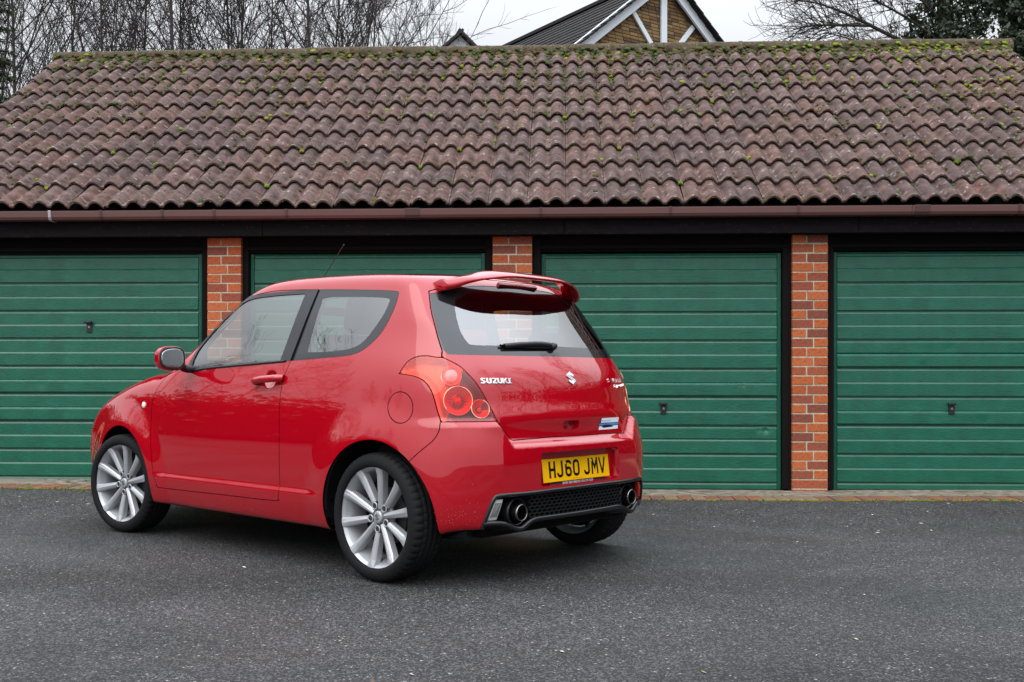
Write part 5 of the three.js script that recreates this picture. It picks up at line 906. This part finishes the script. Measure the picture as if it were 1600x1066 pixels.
// ---------------------------------------------------------------- trees and houses behind
const MT = {
  bark: std({ color: lin(0.050, 0.042, 0.038), roughness: 0.95 }), twig: std({ color: lin(0.050, 0.040, 0.038), roughness: 0.95 }), barkDark: std({ color: lin(0.045, 0.040, 0.036), roughness: 0.95 }),
  leafDark: [phys({ color: lin(0.022, 0.040, 0.014), roughness: 0.55, transmission: 0.15, thickness: 0 }), phys({ color: lin(0.035, 0.058, 0.018), roughness: 0.55, transmission: 0.15, thickness: 0 })],
  needle: phys({ color: lin(0.030, 0.048, 0.016), roughness: 0.8, transmission: 0.1, thickness: 0 }),
};
class Wood {                                            // tapered limbs gathered into one geometry
  constructor() { this.P = []; this.N = []; this.I = []; }
  limb(pts, r0, r1, sides) {
    const n = pts.length, up = new THREE.Vector3(0.31, 0.2, 0.93), t = new THREE.Vector3(), u = new THREE.Vector3(), v = new THREE.Vector3(), base = this.P.length / 3;
    for (let i = 0; i < n; i++) { t.copy(pts[Math.min(i + 1, n - 1)]).sub(pts[Math.max(i - 1, 0)]).normalize(); u.copy(up).cross(t).normalize(); v.copy(t).cross(u); const r = lerp(r0, r1, i / (n - 1));
      for (let k = 0; k < sides; k++) { const a = k / sides * Math.PI * 2, c = Math.cos(a), s = Math.sin(a), nx = u.x * c + v.x * s, ny = u.y * c + v.y * s, nz = u.z * c + v.z * s; this.P.push(pts[i].x + nx * r, pts[i].y + ny * r, pts[i].z + nz * r); this.N.push(nx, ny, nz); } }
    for (let i = 0; i < n - 1; i++) for (let k = 0; k < sides; k++) { const a = base + i * sides + k, b = base + i * sides + (k + 1) % sides; this.I.push(a, b, a + sides, b, b + sides, a + sides); }
  }
  geo() { const g = new THREE.BufferGeometry(); g.setAttribute('position', new THREE.Float32BufferAttribute(this.P, 3)); g.setAttribute('normal', new THREE.Float32BufferAttribute(this.N, 3)); g.setIndex(this.I); return g; }
}
const jit = (k) => new THREE.Vector3(rr(-k, k), rr(-k, k), rr(-k, k));
function wander(p, dir, len, n, wob, lift) { const pts = [p.clone()], d = dir.clone().normalize(), q = p.clone(); for (let i = 0; i < n; i++) { d.add(jit(wob)); d.y += lift; d.normalize(); q.addScaledVector(d, len / n); pts.push(q.clone()); } return pts; }
function alongPt(pts, t) { const s = t * (pts.length - 1), i = Math.min(Math.floor(s), pts.length - 2); return { p: pts[i].clone().lerp(pts[i + 1], s - i), d: pts[i + 1].clone().sub(pts[i]).normalize() }; }
function side(d, spread) { const v = jit(1).cross(d).normalize(); return d.clone().multiplyScalar(1 - spread).addScaledVector(v, spread).normalize(); }
function bareTree(o) {                                  // {h, r, n1, n2, n3, first, spread}
  const trunk = new Wood(), crown = new Wood(), tp = wander(new THREE.Vector3(), new THREE.Vector3(rr(-0.06, 0.06), 1, rr(-0.06, 0.06)), o.h, 16, 0.045, 0.02);
  trunk.limb(tp, o.r, o.r * 0.12, 7); const ends = [];
  for (let i = 0; i < o.n1; i++) {
    const t = lerp(o.first, 0.97, (i + rnd()) / o.n1), a = alongPt(tp, t), len = o.h * (0.42 * (1 - t) + 0.10) * rr(0.7, 1.3), b1 = wander(a.p, side(a.d, o.spread), len, 6, 0.12, 0.05), r1 = o.r * (1 - t) * 0.38 + 0.007; crown.limb(b1, r1, 0.006, 4);
    for (let j = 0; j < o.n2; j++) { const b = alongPt(b1, rr(0.15, 1)), l2 = len * rr(0.22, 0.5), b2 = wander(b.p, side(b.d, rr(0.35, 0.6)), l2, 4, 0.16, 0.05); crown.limb(b2, Math.min(0.012, r1 * 0.6), 0.0035, 3);
      for (let k = 0; k < o.n3; k++) { const c = alongPt(b2, rr(0.1, 1)), b3 = wander(c.p, side(c.d, rr(0.35, 0.6)), rr(0.22, 0.62), 3, 0.2, 0.05); crown.limb(b3, 0.0048, 0.0022, 3); ends.push(b3[3]); } } }
  return { trunk: trunk.geo(), crown: crown.geo(), ends };
}
{
  const kinds = Array.from({ length: 6 }, () => bareTree({ h: rr(11.5, 14), r: rr(0.042, 0.068), n1: 25, n2: 8, n3: 6, first: 0.33, spread: rr(0.30, 0.42) }));
  // a belt of slender bare trees beyond the left half of the garage, in three loose rows
  let k = 0; const put = (x, z, lab, grp, s = 1) => { const kd = kinds[k++ % 6], t = group('bare_tree', scene, [x, -0.1, z], rr(0, 6.28)); mesh('trunk', kd.trunk, MT.bark, t); mesh('branches', kd.crown, MT.twig, t); t.scale.setScalar(s * rr(0.92, 1.08)); tag(t, lab, 'tree', grp); return t; };
  const L1 = 'slender leafless tree in the belt of bare trees behind the garage roof';
  for (let i = 0; i < 19; i++) { const u = -60 + i * 36 + rr(-14, 14), d = [-13.5, -17, -20.5][i % 3] + rr(-1, 1), p = atZ(u, 80, d); put(p.x, d, L1, 'bare trees behind the garage'); }
  for (const [u, d, s] of [[585, -17, 0.93], [628, -19, 0.80]]) put(atZ(u, 80, d).x, d, L1, 'bare trees behind the garage', s);
  // outside the frame, seen only mirrored in the car: bare trees to either side of the yard
  for (let i = 0; i < 7; i++) put(i < 2 ? -24 : -27 - rr(0, 8), i < 2 ? 0.5 - i * 3 : -8 + i * 3.6 + rr(-0.8, 0.8), 'leafless tree standing by the hedge beyond the left edge of the yard', 'bare trees beyond the yard hedges', 0.8);
  for (let i = 0; i < 6; i++) put(10.5 + rr(0, 4), -5 + i * 2.6 + rr(-0.8, 0.8), 'leafless tree standing by the shrubs beyond the right edge of the yard', 'bare trees beyond the yard shrubs', 1.0);
}
// leaf faces scattered in blobs -> one geometry
function leafMass(blobs, count, size, aspect = 1.8, shell = 0.55) {
  const P = [], N = [], I = [], tot = blobs.reduce((s, b) => s + b[3] * b[4] * b[5], 0), n = new THREE.Vector3(), u = new THREE.Vector3(), v = new THREE.Vector3();
  for (const [x, y, z, a, b, c] of blobs) { const m = Math.round(count * a * b * c / tot);
    for (let i = 0; i < m; i++) { n.copy(jit(1)); while (n.length() > 1 || n.length() < 0.05) n.copy(jit(1)); const R = Math.pow(rnd(), shell), d = n.clone().normalize(), bump = 1 + 0.35 * noise.noise(d.x * 2.3 + x, d.y * 2.3 + y, d.z * 2.3); const px = x + d.x * a * R * bump, py = y + d.y * b * R * bump, pz = z + d.z * c * R * bump;
      n.copy(d).multiplyScalar(0.6).add(jit(0.9)).normalize(); u.copy(jit(1)).cross(n).normalize(); v.copy(n).cross(u); const s = size * rr(0.6, 1.3), k = P.length / 3;
      for (const [p, q] of [[-0.5 * aspect, 0], [0, -0.5], [0.5 * aspect, 0], [0, 0.5]]) { P.push(px + (u.x * p + v.x * q) * s, py + (u.y * p + v.y * q) * s, pz + (u.z * p + v.z * q) * s); N.push(n.x, n.y, n.z); }
      I.push(k, k + 1, k + 2, k, k + 2, k + 3); } }
  const g = new THREE.BufferGeometry(); g.setAttribute('position', new THREE.Float32BufferAttribute(P, 3)); g.setAttribute('normal', new THREE.Float32BufferAttribute(N, 3)); g.setIndex(I); return g;
}
{ // ivy-clad tree with a long arching limb, to the right behind the garage
  const Z = -12, at = (u, v, z = Z) => atZ(u, v, z), t = group('ivy_clad_tree', scene, [at(1478, 60).x, -0.1, Z]); tag(t, 'dark tree clad in ivy with bare arching limbs behind the right end of the roof', 'tree');
  const loc = (u, v, dz = 0) => at(u, v, Z + dz).sub(t.position); const trunk = new Wood(), br = new Wood(); const c = loc(1478, 60);
  const main = [new THREE.Vector3(0.1, 0, 0), new THREE.Vector3(0.05, 3.5, 0), c, loc(1474, 0), loc(1470, -80)]; trunk.limb(main, 0.22, 0.085, 8);
  const arms = [[[1500, 110, 0.3], [1440, 80, 0.6], [1380, 50, 0.8], [1330, 25, 0.9], [1280, 6, 1.0], [1235, -2, 1.1]], [[1475, 70, 0], [1420, 30, 0.4], [1370, 2, 0.7], [1330, -18, 0.9]], [[1478, 40, 0], [1440, 0, 0.2], [1410, -40, 0.3]], [[1478, 60, 0], [1510, 10, -0.3], [1540, -40, -0.4]], [[1440, 82, 0.5], [1390, 72, 0.9], [1340, 64, 1.1], [1290, 50, 1.3]], [[1360, 40, 0.8], [1320, 40, 1.1], [1270, 40, 1.2], [1240, 46, 1.3]]];
  arms.forEach((A, i) => { const pts = A.map(([u, v, z]) => loc(u, v, z)), cv = new THREE.CatmullRomCurve3(pts).getPoints(14); br.limb(cv, i === 0 ? 0.055 : 0.032, 0.010, 5);
    for (let k = 0; k < 34; k++) { const a = alongPt(cv, rr(0.22, 1)), l = rr(0.4, 1.1), b = wander(a.p, side(a.d, rr(0.35, 0.6)), l, 5, 0.16, 0.03); br.limb(b, 0.010, 0.004, 3); for (let j = 0; j < 7; j++) { const q = alongPt(b, rr(0.1, 1)), w = wander(q.p, side(q.d, 0.5), rr(0.15, 0.45), 3, 0.22, 0.05); br.limb(w, 0.0050, 0.0028, 3); } } });
  mesh('trunk', trunk.geo(), MT.barkDark, t); mesh('branches', br.geo(), MT.barkDark, t);
  const B = (u, v, r, dz = 0) => { const p = loc(u, v, dz); return [p.x, p.y, p.z, r, r * 1.05, r * 0.9]; };
  mesh('ivy', leafMass([B(1478, 20, 0.34), B(1470, 60, 0.42), B(1440, 52, 0.26), B(1500, 60, 0.36), B(1420, 62, 0.20, 0.2), B(1472, -20, 0.40), B(1510, 20, 0.22), B(1448, 10, 0.20), B(1560, 75, 0.28), B(1395, 48, 0.10, 0.3), B(1530, 40, 0.30), B(1545, 5, 0.34), B(1430, 30, 0.22, 0.2), B(1410, 68, 0.18, 0.3), B(1515, -10, 0.3), B(1490, 75, 0.3)], 6200, 0.062, 1.5, 0.6), MT.leafDark[0], t);
  const t2 = group('evergreen_tree', scene, [at(1610, 60, -10).x, -0.1, -10]); tag(t2, 'dense dark evergreen at the far right end behind the roof', 'tree');
  const l2 = (u, v, dz = 0) => at(u, v, -10 + dz).sub(t2.position), tw = new Wood(); tw.limb([new THREE.Vector3(0, 0, 0), new THREE.Vector3(0.1, 4, 0), l2(1612, 20), l2(1608, -120)], 0.2, 0.06, 7); const bw = new Wood();
  for (let k = 0; k < 26; k++) { const p = l2(1612, rr(-80, 120)), b = wander(p, new THREE.Vector3(rr(-1, 0.6), rr(-0.3, 0.5), rr(-0.7, 0.7)), rr(0.4, 0.95), 5, 0.15, 0.02); bw.limb(b, 0.014, 0.004, 3); }
  mesh('trunk', tw.geo(), MT.barkDark, t2); mesh('branches', bw.geo(), MT.barkDark, t2);
  const B2 = (u, v, r) => { const p = l2(u, v); return [p.x, p.y, p.z, r, r * 0.9, r]; };
  mesh('crown', leafMass([B2(1590, 20, 0.36), B2(1600, 70, 0.34), B2(1578, 50, 0.22), B2(1615, -20, 0.5), B2(1566, 12, 0.18), B2(1580, -15, 0.3), B2(1600, 110, 0.25), B2(1560, -8, 0.2)], 6500, 0.05, 2.2, 0.6), MT.leafDark[0], t2);
}
{ // conifer at the left edge
  const Z = -9, at = (u, v) => atZ(u, v, Z), t = group('conifer_tree', scene, [at(-14, 60).x, -0.1, Z]); tag(t, 'conifer with drooping green sprays at the left end of the roof', 'tree');
  const loc = (u, v, dz = 0) => atZ(u, v, Z + dz).sub(t.position), tw = new Wood(); tw.limb([new THREE.Vector3(0, 0, 0), loc(-14, 120), loc(-16, -120)], 0.16, 0.07, 7); mesh('trunk', tw.geo(), MT.barkDark, t);
  const bw = new Wood(), P = [], N = [], I = [];
  for (let k = 0; k < 70; k++) { const v0 = rr(-60, 240), p = loc(-14, v0), ang = rr(-1.2, 1.2), L = rr(0.22, 0.46), b = wander(p, new THREE.Vector3(Math.cos(ang), rr(-0.15, 0.25), Math.sin(ang)), L, 6, 0.10, -0.05); bw.limb(b, 0.010, 0.003, 3);
    for (let j = 0; j < 80; j++) { const q = alongPt(b, rr(0.15, 1)), d = side(q.d, 0.55), n = jit(1).normalize(), u = d.clone(), w = u.clone().cross(n).normalize(), l = rr(0.03, 0.075), th = 0.009, kk = P.length / 3; q.p.add(jit(0.03)); for (const [s, c] of [[0, -1], [0, 1], [1, 0.4], [1, -0.4]]) { P.push(q.p.x + u.x * l * s + w.x * th * c, q.p.y + u.y * l * s + w.y * th * c - s * 0.012, q.p.z + u.z * l * s + w.z * th * c); N.push(n.x, Math.abs(n.y) + 0.2, n.z); } I.push(kk, kk + 1, kk + 2, kk, kk + 2, kk + 3); } }
  const g = new THREE.BufferGeometry(); g.setAttribute('position', new THREE.Float32BufferAttribute(P, 3)); g.setAttribute('normal', new THREE.Float32BufferAttribute(N, 3)); g.setIndex(I); mesh('branches', bw.geo(), MT.barkDark, t); mesh('needle_sprays', g, MT.needle, t);
}
{ // hedges beyond the yard on either side (they show as the dark band mirrored in the car's flank and tailgate)
  const hedge = (x, z0, z1, h, lab, dens) => { const g = group('hedge', scene, [x, 0, (z0 + z1) / 2]); tag(g, lab, 'hedge'); const L = z1 - z0; const core = rbox(1.3, h * 0.9, L, 0.3, 0, h * 0.45, 0, 3); mesh('hedge_core', core, std({ color: lin(0.018, 0.022, 0.012), roughness: 1 }), g); const bl = []; for (let z = -L / 2; z < L / 2; z += 1.0) for (let y = 0.4; y < h; y += 0.9) bl.push([rr(-0.2, 0.2), y + rr(-0.2, 0.5), z + rr(-0.3, 0.3), 0.95, 0.75, 0.85]); mesh('foliage', leafMass(bl, dens, 0.16, 1.7, 0.35), MT.leafDark[1], g); };
  hedge(-15, -9, 9, 2.6, 'tall clipped laurel hedge beyond the left side of the yard', 9000);
  hedge(12.5, -8, 9, 5.0, 'tall loose evergreen shrub hedge beyond the right side of the yard', 14000);
}
{ // brick house with a white-boarded gable behind the roof
  const A = atZ(1035, -36, -15), phi = 37 * Math.PI / 180, h = group('brick_house', scene, [A.x, 0, A.z], phi); tag(h, 'buff brick house with white gable boards and dark tiled roof', 'house');
  // local: x along the gable, z out of the gable; ridge runs along -z
  const H = A.y, tanP = 0.80, half = 3.6, eave = H - half * tanP, MW = std({ color: lin(0.72, 0.77, 0.82), roughness: 0.5 });
  const s = new THREE.Shape([[-half, 0], [half, 0], [half, eave], [0, H - 0.06], [-half, eave]].map((p) => new THREE.Vector2(...p))); const wg = new THREE.ExtrudeGeometry(s, { depth: 14, bevelEnabled: false }); wg.translate(0, 0, -14 - 0.03); mesh('wall', wg, std({ color: lin(0.33, 0.27, 0.19), roughness: 0.95, map: MB.fine }), h);
  const bm = [[0.42, 0.27, 0.12], [0.36, 0.22, 0.10], [0.46, 0.31, 0.15], [0.27, 0.17, 0.09], [0.20, 0.13, 0.08]].map((c) => std({ color: lin(...c), roughness: 0.9, map: MB.fine })), bg = rbox(0.213, 0.064, 0.05, 0.004, 0, 0, 0, 1);
  let n = 0; for (let r = 0; n < 300 && r < 30; r++) { const y = H - 0.3 - r * 0.075; if (y < H - 2.1) break; const w = (H - y) / tanP - 0.28; for (let x = -w + (r % 2) * 0.1125; x < w - 0.1 && n < 300; x += 0.225) { const b = mesh('brick', bg, bm[Math.floor(Math.pow(rnd(), 1.3) * 5)], h); b.position.set(x + 0.11, y, -0.022 + rr(-0.003, 0.003)); n++; } }
  const board = (x0, y0, x1, y1, w, z, name, d = 0.05) => { const L = Math.hypot(x1 - x0, y1 - y0), g = rbox(L, w, d, 0.006, 0, 0, 0, 1); const m = mesh(name, g, MW, h); m.position.set((x0 + x1) / 2, (y0 + y1) / 2, z); m.rotation.z = Math.atan2(y1 - y0, x1 - x0); };
  for (const q of [-1, 1]) board(q * 0.02, H - 0.09, q * half, eave - 0.09, 0.25, 0.14 + q * 0.002, 'barge_board', 0.06);
  board(0, H - 0.35, 0, H - 3.4, 0.17, 0.045, 'gable_post');
  for (const q of [-1, 1]) board(q * 0.90, H - 0.95, q * 0.12, H - 1.85, 0.11, 0.040, 'gable_strut');
  for (const q of [-1, 1]) { const slopeL = Math.hypot(half + 0.4, (half + 0.4) * tanP), an = Math.atan(tanP); const rg = group('roof_slope', h, [0, H, 0]); const cg = box(0.345, 0.035, 14.3, 0, 0, 0); const rm = [0.028, 0.034, 0.024].map((v) => std({ color: lin(v * 1.15, v, v), roughness: 0.85, map: MB.fine }));
    for (let i = 0; i < 16; i++) { const d = (i + 0.5) * 0.30; const m = mesh('tile_course', cg, rm[i % 3], rg); m.position.set(q * d * Math.cos(an), -d * Math.sin(an) + 0.03 + 0, -7.0 + 0.17 + rr(-0.004, 0.004)); m.rotation.z = -q * (an + 0.055 * -1); } }
  mesh('ridge', box(0.22, 0.08, 14.3, 0, H + 0.055, -6.83), std({ color: lin(0.035, 0.03, 0.03), roughness: 0.9 }), h);
}
{ // a second small gable farther away
  const A = atZ(719, 44.5, -26), h = group('distant_house', scene, [A.x, 0, A.z], 0.28); tag(h, 'distant house showing only a pale gable tip over the ridge', 'house');
  const H = A.y - 0.19, half = 2.6, e = H - half * 0.92; const s = new THREE.Shape([[-half, 0], [half, 0], [half, e], [0, H - 0.05], [-half, e]].map((p) => new THREE.Vector2(...p))); const g = new THREE.ExtrudeGeometry(s, { depth: 5, bevelEnabled: false }); g.translate(0, 0, -5); mesh('wall', g, std({ color: lin(0.55, 0.56, 0.57), roughness: 0.8 }), h);
  for (const q of [-1, 1]) { const L = Math.hypot(half, half * 0.92) + 0.2, r = box(L, 0.08, 5.3, 0, 0, 0); const m = mesh('roof_slope', r, std({ color: lin(0.045, 0.037, 0.035), roughness: 0.9 }), h); m.position.set(q * half / 2, H - half * 0.46 + 0.05, -2.45 + q * 0.003); m.rotation.z = -q * Math.atan(0.92); }
}
renderer.render(scene, camera);
